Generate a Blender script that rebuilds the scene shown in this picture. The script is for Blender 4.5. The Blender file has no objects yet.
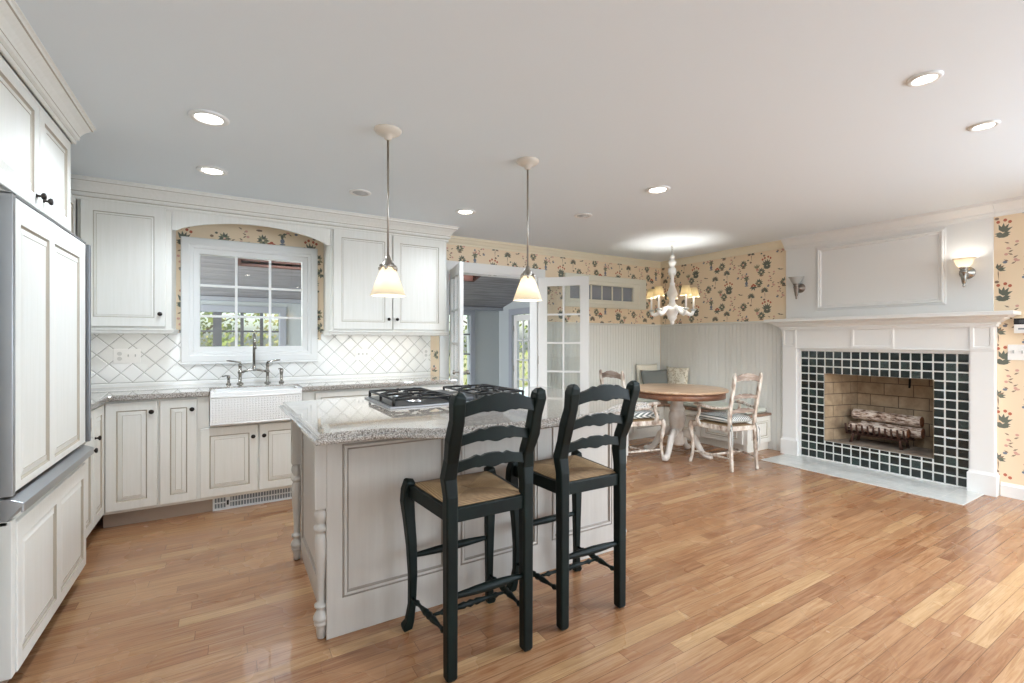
import bpy, bmesh, math, random
from mathutils import Vector, Matrix
PI = math.pi
random.seed(7)
S = bpy.context.scene
COL = S.collection
R = math.radians

# ------------------------------------------------------------------ camera
cam_d = bpy.data.cameras.new('camera')
cam = bpy.data.objects.new('camera', cam_d); COL.objects.link(cam)
cam_d.sensor_fit = 'HORIZONTAL'; cam_d.sensor_width = 36.0
cam_d.lens = 36.0 * 468.0 / 1024.0
cam_d.shift_y = -1.5 / 1024.0
cam_d.clip_start = 0.05; cam_d.clip_end = 200
cam.location = (0, 0, 1.3)
cam.rotation_euler = (PI / 2, 0, R(-31.2))
S.camera = cam

# ------------------------------------------------------------------ world, sun, exposure
S.view_settings.view_transform = 'Standard'
S.view_settings.look = 'None'
S.view_settings.gamma = 1.0
S.view_settings.use_curve_mapping = False
S.view_settings.exposure = 0.27
S.cycles.sample_clamp_indirect = 4.0
S.cycles.caustics_reflective = False; S.cycles.caustics_refractive = False
w = bpy.data.worlds.new('world'); S.world = w; w.use_nodes = True
nt = w.node_tree; bg = nt.nodes['Background']
sky = nt.nodes.new('ShaderNodeTexSky'); sky.sky_type = 'NISHITA'
sky.sun_disc = False; sky.sun_elevation = R(38); sky.sun_rotation = R(200); sky.air_density = 1.0; sky.dust_density = 3.0
nt.links.new(sky.outputs[0], bg.inputs[0]); bg.inputs[1].default_value = 0.5
sd = bpy.data.lights.new('sun', 'SUN'); sd.energy = 4.5; sd.angle = R(2); sd.color = (1, .95, .86)
so = bpy.data.objects.new('sun', sd); COL.objects.link(so); so.rotation_euler = (R(-8), R(-42), 0)

H = 2.455; XL = -1.34; XR = 5.53; YB = 4.84; YF = -2.6

def area(name, loc, rot, sx, sy, power, color=(1, 1, 1), parent=None, spread=None):
    d = bpy.data.lights.new(name, 'AREA'); d.shape = 'RECTANGLE'; d.size = sx; d.size_y = sy
    d.energy = power; d.color = color
    if spread: d.spread = spread
    o = bpy.data.objects.new(name, d); COL.objects.link(o); o.location = loc; o.rotation_euler = rot
    if parent is not None:
        o.parent = parent; o.location = Vector(loc) - rootloc(parent)
    return o
# added fill lights outside made-up window openings in the walls behind the camera
FILL_TINT = (0.68, 0.84, 1.0)
area('window_daylight', (2.75, YF - .12, 1.45), (R(90), 0, 0), 1.5, 1.7, 30, FILL_TINT)
area('window_daylight', (4.6, YF - .12, 1.45), (R(90), 0, 0), 1.5, 1.7, 30, FILL_TINT)
area('window_daylight', (-.94, YF - .12, 1.45), (R(90), 0, 0), .62, 1.7, 22, FILL_TINT)
area('window_daylight', (XR + .12, -1.2, 1.45), (R(90), 0, R(90)), 1.6, 1.7, 165, FILL_TINT)
# daylight entering by the sunroom skylights
area('skylight_daylight', (.52, 5.83, 2.255), (0, 0, 0), .74, .7, 5, (.93, .96, 1))
area('skylight_daylight', (2.72, 5.8, 2.26), (0, 0, 0), .66, .74, 5, (.93, .96, 1))
area('skylight_daylight', (-1.4, 5.83, 2.255), (0, 0, 0), .74, .7, 5, (.93, .96, 1))

# added fill light outside an invented opening in the sunroom's unseen left-hand wall
area('window_daylight', (-2.85, 6.25, 1.0), (R(90), 0, R(-90)), 1.7, 1.3, 210, (.95, .97, 1))

# ------------------------------------------------------------------ helpers
def rootloc(o):
    v = Vector((0, 0, 0))
    while o is not None:
        v += o.location; o = o.parent
    return v

def lin(h):
    h = h.lstrip('#'); c = [int(h[i:i + 2], 16) / 255 for i in (0, 2, 4)]
    return tuple(x / 12.92 if x <= .04045 else ((x + .055) / 1.055) ** 2.4 for x in c) + (1,)

MATS = {}
def mat(name, col='#cccccc', rough=.5, metal=0, emit=None, estr=0, spec=.5, coat=0, trans=0, alpha=1):
    if name in MATS: return MATS[name]
    m = bpy.data.materials.new(name); m.use_nodes = True
    b = m.node_tree.nodes['Principled BSDF']
    b.inputs['Base Color'].default_value = lin(col); b.inputs['Roughness'].default_value = rough
    b.inputs['Metallic'].default_value = metal; b.inputs['Specular IOR Level'].default_value = spec
    b.inputs['Coat Weight'].default_value = coat; b.inputs['Transmission Weight'].default_value = trans
    if emit:
        b.inputs['Emission Color'].default_value = lin(emit); b.inputs['Emission Strength'].default_value = estr
    MATS[name] = m
    return m

class NT:
    """terse node-tree builder"""
    def __init__(s, m):
        s.t = m.node_tree; s.b = s.t.nodes['Principled BSDF']
    def n(s, kind, **kw):
        nd = s.t.nodes.new(kind)
        for k, v in kw.items(): setattr(nd, k, v)
        return nd
    def l(s, a, b): s.t.links.new(a, b)
    def put(s, sock, v):
        if isinstance(v, bpy.types.NodeSocket): s.l(v, sock)
        else: sock.default_value = v
    def m(s, op, a, b=None, c=None):
        nd = s.n('ShaderNodeMath', operation=op)
        s.put(nd.inputs[0], a)
        if b is not None: s.put(nd.inputs[1], b)
        if c is not None: s.put(nd.inputs[2], c)
        return nd.outputs[0]
    def xyz(s, coord='Object'):
        if coord == 'World': o = s.n('ShaderNodeNewGeometry').outputs['Position']
        else: o = s.n('ShaderNodeTexCoord').outputs[coord]
        sp = s.n('ShaderNodeSeparateXYZ'); s.l(o, sp.inputs[0]); return sp.outputs
    def vec(s, x, y, z):
        c = s.n('ShaderNodeCombineXYZ'); s.put(c.inputs[0], x); s.put(c.inputs[1], y); s.put(c.inputs[2], z); return c.outputs[0]
    def noise(s, v, scale, detail=3, rough=.5, dist=0):
        nd = s.n('ShaderNodeTexNoise'); s.l(v, nd.inputs['Vector']); nd.inputs['Scale'].default_value = scale
        nd.inputs['Detail'].default_value = detail; nd.inputs['Roughness'].default_value = rough; nd.inputs['Distortion'].default_value = dist
        return nd.outputs[0]
    def white(s, v):
        nd = s.n('ShaderNodeTexWhiteNoise'); nd.noise_dimensions = '3D'; s.l(v, nd.inputs['Vector']); return nd.outputs[0]
    def ramp(s, f, stops, interp='LINEAR'):
        nd = s.n('ShaderNodeValToRGB'); s.l(f, nd.inputs[0]); cr = nd.color_ramp; cr.interpolation = interp
        while len(cr.elements) < len(stops): cr.elements.new(1)
        for e, (p, c) in zip(cr.elements, stops): e.position = p; e.color = lin(c)
        return nd.outputs[0]
    def mix(s, f, a, b, blend='MIX'):
        nd = s.n('ShaderNodeMix', data_type='RGBA', blend_type=blend)
        s.put(nd.inputs[0], f); s.put(nd.inputs[6], a); s.put(nd.inputs[7], b); return nd.outputs[2]
    def bump(s, h, strength=.3, dist=.002):
        nd = s.n('ShaderNodeBump'); s.l(h, nd.inputs['Height']); nd.inputs['Strength'].default_value = strength; nd.inputs['Distance'].default_value = dist
        s.l(nd.outputs[0], s.b.inputs['Normal'])
    def color(s, c): s.put(s.b.inputs['Base Color'], c)

# ---- materials
WHITE = mat('white_paint', '#e6e6e4', .4)
CEIL = mat('ceiling_paint', '#e6edf2', .8, spec=.2)
SHELL = mat('plain_wall_paint', '#dcdcd8', .8, spec=.2)
CREAMTRIM = mat('cream_trim_paint', '#e6dcc4', .5)
GLAZE = mat('dark_glaze', '#b0a696', .5)
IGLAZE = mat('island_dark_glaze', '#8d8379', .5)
CAB = mat('glazed_cabinet_paint', '#e6e3da', .38)
def _cab():
    k = NT(CAB); x, y, z = k.xyz('World')
    n = k.noise(k.vec(k.m('MULTIPLY', x, 60), k.m('MULTIPLY', y, 60), k.m('MULTIPLY', z, 3)), 1.0, 4, .6)
    k.color(k.ramp(n, [(.3, '#e4e2da'), (.7, '#eae8e2')]))
_cab()
ISLAND = mat('glazed_island_paint', '#bdb6ac', .4)  # cabinet cream, darkened to put the shade on the island front into the paint
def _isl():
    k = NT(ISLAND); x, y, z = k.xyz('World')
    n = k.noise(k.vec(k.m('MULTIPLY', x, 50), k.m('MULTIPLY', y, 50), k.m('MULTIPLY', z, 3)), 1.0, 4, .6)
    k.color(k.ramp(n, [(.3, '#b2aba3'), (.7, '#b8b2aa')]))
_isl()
TOE = mat('toe_kick_wood', '#a99a8c', .6)
DSTEEL = mat('dark_brushed_steel', '#85878b', .4, 1)
STEEL = mat('brushed_steel', '#b4b6ba', .32, 1)
CHROME = mat('polished_nickel', '#98958f', .2, 1)
NICKEL = mat('satin_nickel', '#a8a29a', .3, 1)
DARKB = mat('dark_bronze', '#2c2622', .35, .7)
BLACKIRON = mat('black_cast_iron', '#141415', .45, .3)
RUST = mat('rusted_iron', '#4a3026', .75, .3)
BLACK = mat('black_plastic', '#101012', .5)
PORC = mat('white_porcelain', '#f4f3f1', .12, coat=.4)
PLATE = mat('white_switch_plastic', '#f2f1ee', .35)
GREY = mat('grey_plastic', '#8d9094', .5)
def wood(name, stops, scale=(3, 40, 40), rough=.4, coat=0, coord='Object'):
    m = mat(name, stops[0][1], rough, coat=coat); k = NT(m); x, y, z = k.xyz(coord)
    n = k.noise(k.vec(k.m('MULTIPLY', x, scale[0]), k.m('MULTIPLY', y, scale[1]), k.m('MULTIPLY', z, scale[2])), 1.0, 4, .6, .3)
    k.color(k.ramp(n, stops)); return m
def _floor():
    m = mat('oak_strip_floor', '#b98a5c', .3, coat=.25); k = NT(m); x, y, z = k.xyz('World')
    W = .072
    v = k.m('DIVIDE', y, W); row = k.m('FLOOR', v); fv = k.m('FRACT', v)
    r1 = k.white(k.vec(row, 1.7, 0)); r2 = k.white(k.vec(row, 9.3, 4))
    L = k.m('MULTIPLY_ADD', r2, .7, .55)
    u = k.m('DIVIDE', k.m('MULTIPLY_ADD', r1, 9.0, k.m('ADD', x, 20.0)), L)
    colm = k.m('FLOOR', u); fu = k.m('FRACT', u)
    idn = k.white(k.vec(row, colm, 3.1)); id2 = k.white(k.vec(colm, row, 8.1))
    base = k.ramp(idn, [(0, '#815236'), (.2, '#986440'), (.45, '#a2724e'), (.7, '#ad7e57'), (.88, '#b98e65'), (1, '#c8a171')])
    gv = k.vec(k.m('MULTIPLY_ADD', idn, 40, k.m('MULTIPLY', x, 1.6)), k.m('MULTIPLY_ADD', id2, 20, k.m('MULTIPLY', y, 26)), idn)
    g = k.noise(gv, 1.6, 5, .62, 1.1)
    gs = k.noise(k.vec(k.m('MULTIPLY_ADD', x, 4, k.m('MULTIPLY', idn, 50)), k.m('MULTIPLY', y, 170), id2), 1.0, 3, .6)
    c = k.mix(.44, base, k.ramp(g, [(.30, '#774a2f'), (.46, '#a97c57'), (.62, '#c8a17a')]), 'MIX')
    c = k.mix(k.m('MULTIPLY', k.m('GREATER_THAN', gs, .57), .26), c, lin('#7a4f30'))
    e1 = k.m('LESS_THAN', k.m('MINIMUM', fv, k.m('SUBTRACT', 1, fv)), .016)
    e2 = k.m('LESS_THAN', k.m('MULTIPLY', k.m('MINIMUM', fu, k.m('SUBTRACT', 1, fu)), L), .0011)
    e = k.m('MAXIMUM', e1, e2)
    c = k.mix(k.m('MULTIPLY', e, .7), c, lin('#4e2f1c'))
    c = k.mix(.09, c, lin('#20120a'))
    k.color(c)
    big = k.noise(k.vec(x, y, 0), 2.2, 3)
    k.l(k.m('MULTIPLY_ADD', big, .14, .2), k.b.inputs['Roughness'])
    k.bump(k.m('SUBTRACT', k.m('MULTIPLY', g, .35), e), .12, .002)
    return m
FLOORM = _floor()
def _granite():
    m = mat('speckled_granite', '#a8a49e', .05, spec=.7, coat=.6); k = NT(m); x, y, z = k.xyz('World'); v = k.vec(x, y, z)
    a = k.noise(v, 170, 3, .7); b = k.noise(v, 95, 3, .6); c2 = k.noise(v, 14, 3)
    c = k.ramp(a, [(.36, '#46403c'), (.45, '#8c867f'), (.55, '#b3afa9'), (.66, '#d3d0cb')])
    d = k.m('LESS_THAN', b, .41)
    c = k.mix(k.m('MULTIPLY', d, .75), c, lin('#3a3431'))
    c = k.mix(k.m('MULTIPLY', c2, .25), c, lin('#b9a99a'))
    k.color(c); return m
GRANITE = _granite()
def _splash():
    m = mat('diamond_backsplash_tile', '#efefec', .16); k = NT(m); x, y, z = k.xyz('World')
    T = .1045; q = .70710678
    up = k.m('DIVIDE', k.m('MULTIPLY', k.m('ADD', x, z), q), T); um = k.m('DIVIDE', k.m('MULTIPLY', k.m('SUBTRACT', x, z), q), T)
    def edge(a):
        f = k.m('FRACT', a); return k.m('MINIMUM', f, k.m('SUBTRACT', 1, f))
    d = k.m('MINIMUM', edge(up), edge(um))
    zz = k.m('SUBTRACT', z, .925)
    low = k.m('LESS_THAN', zz, .03)
    bx = edge(k.m('DIVIDE', x, .15))
    db = k.m('ABSOLUTE', k.m('SUBTRACT', zz, .03))
    dt = k.m('MULTIPLY', d, T)
    dist = k.m('ADD', k.m('MULTIPLY', low, db), k.m('MULTIPLY', k.m('SUBTRACT', 1, low), k.m('MINIMUM', dt, k.m('ABSOLUTE', k.m('SUBTRACT', zz, .03)))))
    hgt = k.n('ShaderNodeMapRange'); k.l(dist, hgt.inputs[0]); hgt.inputs[1].default_value = .0008; hgt.inputs[2].default_value = .0075
    g = k.m('LESS_THAN', dist, .0019)
    tone = k.white(k.vec(k.m('FLOOR', up), k.m('FLOOR', um), 0))
    c = k.mix(tone, lin('#eeeeea'), lin('#f5f5f3'))
    k.color(k.mix(g, c, lin('#b6b5b0')))
    k.bump(hgt.outputs[0], .75, .0045)
    return m
SPLASH = _splash()
WALLPAPER = mat('cream_wallpaper', '#ead5b7', .42, spec=.5)
INK = [mat('print_dark_green', '#666a5e', .7), mat('print_olive', '#938d72', .7), mat('print_coral', '#b8674e', .7),
       mat('print_pink', '#d3a494', .7), mat('print_brown', '#8a7360', .7), mat('print_slate', '#767c88', .7)]
BEAD = mat('beadboard_paint', '#dddcd6', .45)
STOOLG = mat('dark_green_lacquer', '#14201e', .45, spec=.2)
def _stool():
    k = NT(STOOLG); x, y, z = k.xyz('Object')
    n = k.noise(k.vec(k.m('MULTIPLY', x, 20), k.m('MULTIPLY', y, 20), k.m('MULTIPLY', z, 4)), 1.0, 4)
    k.color(k.ramp(n, [(.3, '#060c0a'), (.6, '#0b1613'), (.8, '#13211d')]))
_stool()
def rush(name, axis, tones):
    m = mat(name, '#a98c68', .8); k = NT(m); c = k.xyz('Object')
    n = k.noise(k.vec(c[0], c[1], 0), 24, 3)
    s = k.m('SINE', k.m('ADD', k.m('MULTIPLY', c[axis], 620), k.m('MULTIPLY', n, 3)))
    f = k.m('MULTIPLY_ADD', s, .25, k.m('MULTIPLY_ADD', n, .5, .25))
    k.color(k.ramp(f, [(.15, tones[0]), (.5, tones[1]), (.85, tones[2])])); k.bump(s, .5, .002); return m
RUSHX = rush('rush_weave_lengthwise', 1, ('#5c452f', '#8b6d4c', '#ab8c66')); RUSHY = rush('rush_weave_crosswise', 0, ('#6c5339', '#9f8059', '#c2a37a'))
DISTRESS = wood('whitewashed_distressed_wood', [(.34, '#80695a'), (.47, '#bdad9e'), (.64, '#e2dcd2')], (22, 22, 9), .55)
DISTRESSW = wood('whitewashed_table_base', [(.25, '#bdb0a4'), (.5, '#d9d3cb'), (.8, '#e4e0da')], (10, 10, 4), .5)
CRESTW = wood('weathered_crest_wood', [(.3, '#76645a'), (.52, '#988577'), (.75, '#c4b7ac')], (6, 30, 30), .5)
TABLEW = wood('honey_pine_top', [(.3, '#ad8a6c'), (.5, '#c6a586'), (.75, '#d8bd9f')], (2, 22, 22), .3, .2)
TABLEE = wood('brown_apron_wood', [(.3, '#704c3a'), (.6, '#8f664f'), (.85, '#a67c60')], (3, 22, 22), .35)
BENCHW = wood('brown_seat_board', [(.3, '#6f5545'), (.6, '#8f705c'), (.85, '#a88a72')], (3, 22, 22), .4)
def _ticking():
    m = mat('striped_ticking', '#b9bcb8', .85); k = NT(m); x, y, z = k.xyz('Object')
    s = k.m('FRACT', k.m('MULTIPLY', k.m('ADD', x, k.m('MULTIPLY', y, .15)), 42)); g = k.m('GREATER_THAN', s, .5)
    k.color(k.mix(g, lin('#e6e5e0'), lin('#6e7674'))); return m
TICK = _ticking()
SAGE = mat('pale_sage_cushion', '#c4c9c0', .9); PIPING = mat('grey_green_piping', '#6f776f', .9)
GREYPIL = mat('grey_linen', '#6e716e', .95); CREAMPIL = mat('cream_linen', '#e2dccd', .95)
def _floral():
    m = mat('cream_floral_print', '#ddd6c6', .95); k = NT(m); x, y, z = k.xyz('Object')
    n = k.noise(k.vec(x, y, z), 26, 2, .5, .6)
    k.color(k.ramp(n, [(.52, '#e0d9c9'), (.58, '#a8997f'), (.66, '#d2c5af')])); return m
FLORAL = _floral()
def _green():
    m = mat('dark_green_tile', '#172222', .12, coat=.4); return m
GTILE = _green()
def _green2():
    m = mat('embossed_green_tile', '#2a3a38', .2, coat=.4); k = NT(m); x, y, z = k.xyz('World')
    n = k.noise(k.vec(x, y, z), 95, 2, .5, 1.5); k.color(k.ramp(n, [(.42, '#172322'), (.5, '#41544f'), (.58, '#1b2726')])); k.bump(n, .6, .004); return m
GTILE2 = _green2()
GROUT = mat('white_grout', '#e4e4e0', .7)
def _hearth():
    m = mat('pale_marble_tile', '#d9dbd8', .1); k = NT(m); x, y, z = k.xyz('World')
    def edge(a, p):
        f = k.m('FRACT', k.m('DIVIDE', a, p)); return k.m('MULTIPLY', k.m('MINIMUM', f, k.m('SUBTRACT', 1, f)), p)
    d = k.m('MINIMUM', edge(k.m('SUBTRACT', x, 4.935), .155), edge(k.m('SUBTRACT', y, 1.31), .155)); g = k.m('LESS_THAN', d, .0016)
    n = k.noise(k.vec(x, y, z), 7, 5, .6, 1)
    k.color(k.mix(g, k.ramp(n, [(.3, '#c9ccc8'), (.7, '#e0e1de')]), lin('#eceae4'))); return m
HEARTH = _hearth()
FIREBRICK = wood('tan_firebrick', [(.3, '#8f7a63'), (.55, '#aa957a'), (.8, '#bda88d')], (9, 9, 9), .85, coord='World')
MORTAR = mat('dark_mortar', '#6a5a4c', .9)
ASH = wood('sooty_brick_floor', [(.3, '#6e6257'), (.7, '#9a8b7b')], (9, 9, 9), .9, coord='World')
def _birch():
    m = mat('birch_bark', '#cdbfb0', .85); k = NT(m); x, y, z = k.xyz('Object')
    n = k.noise(k.vec(k.m('MULTIPLY', x, 50), k.m('MULTIPLY', y, 14), k.m('MULTIPLY', z, 50)), 1, 4, .65)
    k.color(k.ramp(n, [(.36, '#4d3428'), (.46, '#a48a78'), (.56, '#d6c9bc'), (.75, '#e9e0d6')])); k.bump(n, .5, .004); return m
BIRCH = _birch()
LOGEND = wood('log_end_grain', [(.3, '#5a3826'), (.7, '#8a5a3c')], (40, 40, 40), .9)
def _glass():
    m = bpy.data.materials.new('window_glass'); m.use_nodes = True; t = m.node_tree; t.nodes.clear()
    o = t.nodes.new('ShaderNodeOutputMaterial'); mx = t.nodes.new('ShaderNodeMixShader'); lw = t.nodes.new('ShaderNodeLayerWeight'); pw = t.nodes.new('ShaderNodeMath'); pw.operation = 'POWER'; pw.inputs[1].default_value = 5; t.links.new(lw.outputs['Facing'], pw.inputs[0]); f = t.nodes.new('ShaderNodeMath'); f.operation = 'MULTIPLY_ADD'; f.inputs[1].default_value = .95; f.inputs[2].default_value = .045; t.links.new(pw.outputs[0], f.inputs[0])
    a = t.nodes.new('ShaderNodeBsdfTransparent'); g = t.nodes.new('ShaderNodeBsdfGlossy'); g.inputs['Roughness'].default_value = 0.0
    a.inputs[0].default_value = (.93, .95, .95, 1)
    t.links.new(f.outputs[0], mx.inputs[0]); t.links.new(a.outputs[0], mx.inputs[1]); t.links.new(g.outputs[0], mx.inputs[2]); t.links.new(mx.outputs[0], o.inputs[0])
    return m
GLASS = _glass()
TRANSOMG = mat('obscured_grey_glass', '#8b8f97', .25, spec=.6)
def lampglass(name, col, tr=.75, em=.0):
    m = bpy.data.materials.new(name); m.use_nodes = True; t = m.node_tree; b = t.nodes['Principled BSDF']; o = t.nodes['Material Output']
    b.inputs['Base Color'].default_value = lin(col); b.inputs['Roughness'].default_value = .25
    b.inputs['Emission Color'].default_value = lin(col); b.inputs['Emission Strength'].default_value = em
    tl = t.nodes.new('ShaderNodeBsdfTranslucent'); tl.inputs[0].default_value = lin(col)
    mx = t.nodes.new('ShaderNodeMixShader'); mx.inputs[0].default_value = tr
    t.links.new(b.outputs[0], mx.inputs[1]); t.links.new(tl.outputs[0], mx.inputs[2]); t.links.new(mx.outputs[0], o.inputs[0]); return m
ALAB = lampglass('alabaster_glass', '#fdf5e6'); CANDLESH = lampglass('cream_lampshade', '#f1e6c8', .7)
FROST = lampglass('frosted_glass', '#dcdcda', .5)
BULB = mat('lit_bulb', '#ffffff', .5, emit='#fff0d8', estr=6)
LENS = mat('lit_downlight_lens', '#ffffff', .5, emit='#fff6ea', estr=14)
STRIPL = mat('lit_strip_lens', '#ffffff', .5, emit='#fff6e6', estr=3)
SUNWALL = mat('blue_grey_wall_paint', '#b4bcbf', .7); SUNTRIM = mat('grey_trim_paint', '#9aa0aa', .6)
PLANKC = wood('whitewashed_pine_plank', [(.3, '#6f6d70'), (.55, '#8f8e92'), (.8, '#a8a7aa')], (1.5, 30, 30), .6, coord='World')
SKYW = wood('red_brown_skylight_wood', [(.3, '#452b26'), (.7, '#664239')], (3, 20, 20), .6, coord='World')
BARK = mat('tree_bark', '#4a4038', .9)
LEAF = [mat('yellow_green_leaves', '#8d9a52', .8), mat('dull_green_leaves', '#5d6d3e', .8), mat('olive_leaves', '#a3a068', .8)]
SLATE = mat('grey_slate_floor', '#8f9296', .4)
GRASS = mat('dry_lawn', '#8b8a5c', .95)
CHANW = mat('white_painted_turned_wood', '#efeeea', .4)
BRASSG = mat('aged_candle_cup', '#c2c6c4', .4, .3)
BEIGEMETAL = mat('beige_enamel', '#d8cdbf', .35)

# ---- mesh builder
class MB:
    def __init__(s): s.bm = bmesh.new()
    def face(s, pts, mi=0, sm=False):
        f = s.bm.faces.new([s.bm.verts.new(p) for p in pts]); f.material_index = mi; f.smooth = sm; return f
    def faces(s, verts, idx, mi=0, sm=False):
        vs = [s.bm.verts.new(p) for p in verts]
        for q in idx:
            try:
                f = s.bm.faces.new([vs[i] for i in q]); f.material_index = mi; f.smooth = sm
            except ValueError: pass
    def box(s, x0, x1, y0, y1, z0, z1, mi=0):
        v = [(x, y, z) for x in (x0, x1) for y in (y0, y1) for z in (z0, z1)]
        s.faces(v, [(0, 1, 3, 2), (4, 6, 7, 5), (0, 4, 5, 1), (2, 3, 7, 6), (0, 2, 6, 4), (1, 5, 7, 3)], mi); return s
    def obox(s, o, u, v, n, w, h, t, mi=0):
        o, u, v, n = map(Vector, (o, u, v, n))
        p = [o + u * a + v * b + n * c for a in (0, w) for b in (0, h) for c in (0, t)]
        s.faces(p, [(0, 1, 3, 2), (4, 6, 7, 5), (0, 4, 5, 1), (2, 3, 7, 6), (0, 2, 6, 4), (1, 5, 7, 3)], mi); return s
    def lathe(s, prof, c=(0, 0, 0), n=24, axis='Z', mi=0, sm=True, cap=True):
        c = Vector(c); vs = []
        for r, h in prof:
            ring = []
            for k in range(n):
                a = 2 * PI * k / n; x, y = r * math.cos(a), r * math.sin(a)
                p = {'Z': (x, y, h), 'X': (h, x, y), 'Y': (x, h, y)}[axis]
                ring.append(s.bm.verts.new(c + Vector(p)))
            vs.append(ring)
        for a, b in zip(vs, vs[1:]):
            for k in range(n):
                f = s.bm.faces.new((a[k], a[(k + 1) % n], b[(k + 1) % n], b[k])); f.material_index = mi; f.smooth = sm
        if cap:
            for ring in (vs[0], vs[-1]):
                f = s.bm.faces.new(ring); f.material_index = mi
        return s
    def tube(s, pts, rad, n=8, mi=0, sm=True, flat=None, phase=0):
        """swept tube through pts; rad number or list (or (ra, rb) pairs for elliptical sections)"""
        pts = [Vector(p) for p in pts]
        if not isinstance(rad, (list, tuple)): rad = [rad] * len(pts)
        rings = []; ref = None
        for i, p in enumerate(pts):
            t = (pts[min(i + 1, len(pts) - 1)] - pts[max(i - 1, 0)]).normalized()
            if ref is None:
                ref = Vector(flat) if flat else (Vector((1, 0, 0)) if abs(t.x) < .8 else Vector((0, 1, 0)))
            a = (ref - t * ref.dot(t)).normalized(); b = t.cross(a); ref = a
            r = rad[i]; ra, rb = r if isinstance(r, (list, tuple)) else (r, r)
            rings.append([s.bm.verts.new(p + a * ra * math.cos(2 * PI * (k + phase) / n) + b * rb * math.sin(2 * PI * (k + phase) / n)) for k in range(n)])
        for x, y in zip(rings, rings[1:]):
            for k in range(n):
                f = s.bm.faces.new((x[k], x[(k + 1) % n], y[(k + 1) % n], y[k])); f.material_index = mi; f.smooth = sm
        for r in (rings[0], rings[-1]):
            f = s.bm.faces.new(r); f.material_index = mi
        return s
    def prism(s, poly, o, u, v, n, t, mi=0):
        o, u, v, n = map(Vector, (o, u, v, n)); N = len(poly)
        a = [s.bm.verts.new(o + u * p[0] + v * p[1]) for p in poly]; b = [s.bm.verts.new(o + u * p[0] + v * p[1] + n * t) for p in poly]
        for q in (a, b): s.bm.faces.new(q).material_index = mi
        for i in range(N): s.bm.faces.new((a[i], a[(i + 1) % N], b[(i + 1) % N], b[i])).material_index = mi
        return s
    def slat(s, x0, x1, top, bot, yc, t, n=24, mi=0):
        """upright board from x0 to x1 with outline functions of k in [-1, 1] and plan curve yc(k)"""
        rows = []
        for i in range(n + 1):
            k = -1 + 2 * i / n; x = x0 + (x1 - x0) * i / n; y = yc(k); zt, zb = top(k), bot(k)
            rows.append([s.bm.verts.new(p) for p in ((x, y - t / 2, zb), (x, y + t / 2, zb), (x, y + t / 2, zt), (x, y - t / 2, zt))])
        for a, b in zip(rows, rows[1:]):
            for k in range(4):
                f = s.bm.faces.new((a[k], a[(k + 1) % 4], b[(k + 1) % 4], b[k])); f.material_index = mi; f.smooth = False
        for r in (rows[0], rows[-1]): s.bm.faces.new(r).material_index = mi
        return s
    def sweep(s, path, prof, z0=0, mi=0, closed=False, lines=()):
        """profile [(out, z)] swept along the xy path; out = right-hand side of travel; mitred"""
        P = [Vector((p[0], p[1])) for p in path]; N = len(P); rings = []
        for i in range(N):
            dirs = []
            if i > 0 or closed: dirs.append((P[i] - P[i - 1]).normalized())
            if i < N - 1 or closed: dirs.append((P[(i + 1) % N] - P[i]).normalized())
            ns = [Vector((d.y, -d.x)) for d in dirs]
            m = ns[0] if len(ns) == 1 else (ns[0] + ns[1]) / (1 + ns[0].dot(ns[1]))
            rings.append([s.bm.verts.new((P[i].x + m.x * o, P[i].y + m.y * o, z0 + z)) for o, z in prof])
        M = len(prof)
        pairs = list(zip(rings, rings[1:])) + ([(rings[-1], rings[0])] if closed else [])
        for a, b in pairs:
            for k in range(M):
                s.bm.faces.new((a[k], a[(k + 1) % M], b[(k + 1) % M], b[k])).material_index = 1 if k in lines else mi
        if not closed:
            for r in (rings[0], rings[-1]): s.bm.faces.new(r).material_index = mi
        return s
    def front(s, o, u, v, n, w, h, t, panels, prof=None, mi=0, gi=1, glaze=None):
        """door or panel front with sunk / raised fields; panels = [(u0, u1)] with common v range"""
        o, u, v, n = map(Vector, (o, u, v, n))
        P = lambda a, b, c: o + u * a + v * b + n * c
        prof = prof or RAISED
        glaze = glaze or {id(RAISED): (1, 2, 4), id(SUNK): (1, 2, 5, 6)}.get(id(prof), (1, 2, 4))
        v0, v1 = panels[0][2], panels[0][3]; e = .0025
        B = [P(0, 0, 0), P(w, 0, 0), P(w, h, 0), P(0, h, 0)]; C = [P(0, 0, t - e), P(w, 0, t - e), P(w, h, t - e), P(0, h, t - e)]
        D = [P(e, e, t), P(w - e, e, t), P(w - e, h - e, t), P(e, h - e, t)]
        s.face(B, mi)
        for i in range(4):
            j = (i + 1) % 4; s.face((B[i], B[j], C[j], C[i]), mi); s.face((C[i], C[j], D[j], D[i]), mi)
        q = lambda a, b, c, d: s.face((P(a, c, t), P(b, c, t), P(b, d, t), P(a, d, t)), mi)
        q(e, w - e, e, v0); q(e, w - e, v1, h - e)
        xs = [e] + [x for p in panels for x in p[:2]] + [w - e]
        for a, b in zip(xs[::2], xs[1::2]): q(a, b, v0, v1)
        for (a, b, c, d) in panels:
            last = None
            for k, (i, z) in enumerate(prof):
                r = [P(a + i, c + i, t + z), P(b - i, c + i, t + z), P(b - i, d - i, t + z), P(a + i, d - i, t + z)]
                if last:
                    for m in range(4): s.face((last[m], last[(m + 1) % 4], r[(m + 1) % 4], r[m]), gi if k in glaze else mi)
                last = r
            s.face(last, mi)
        return s
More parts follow.
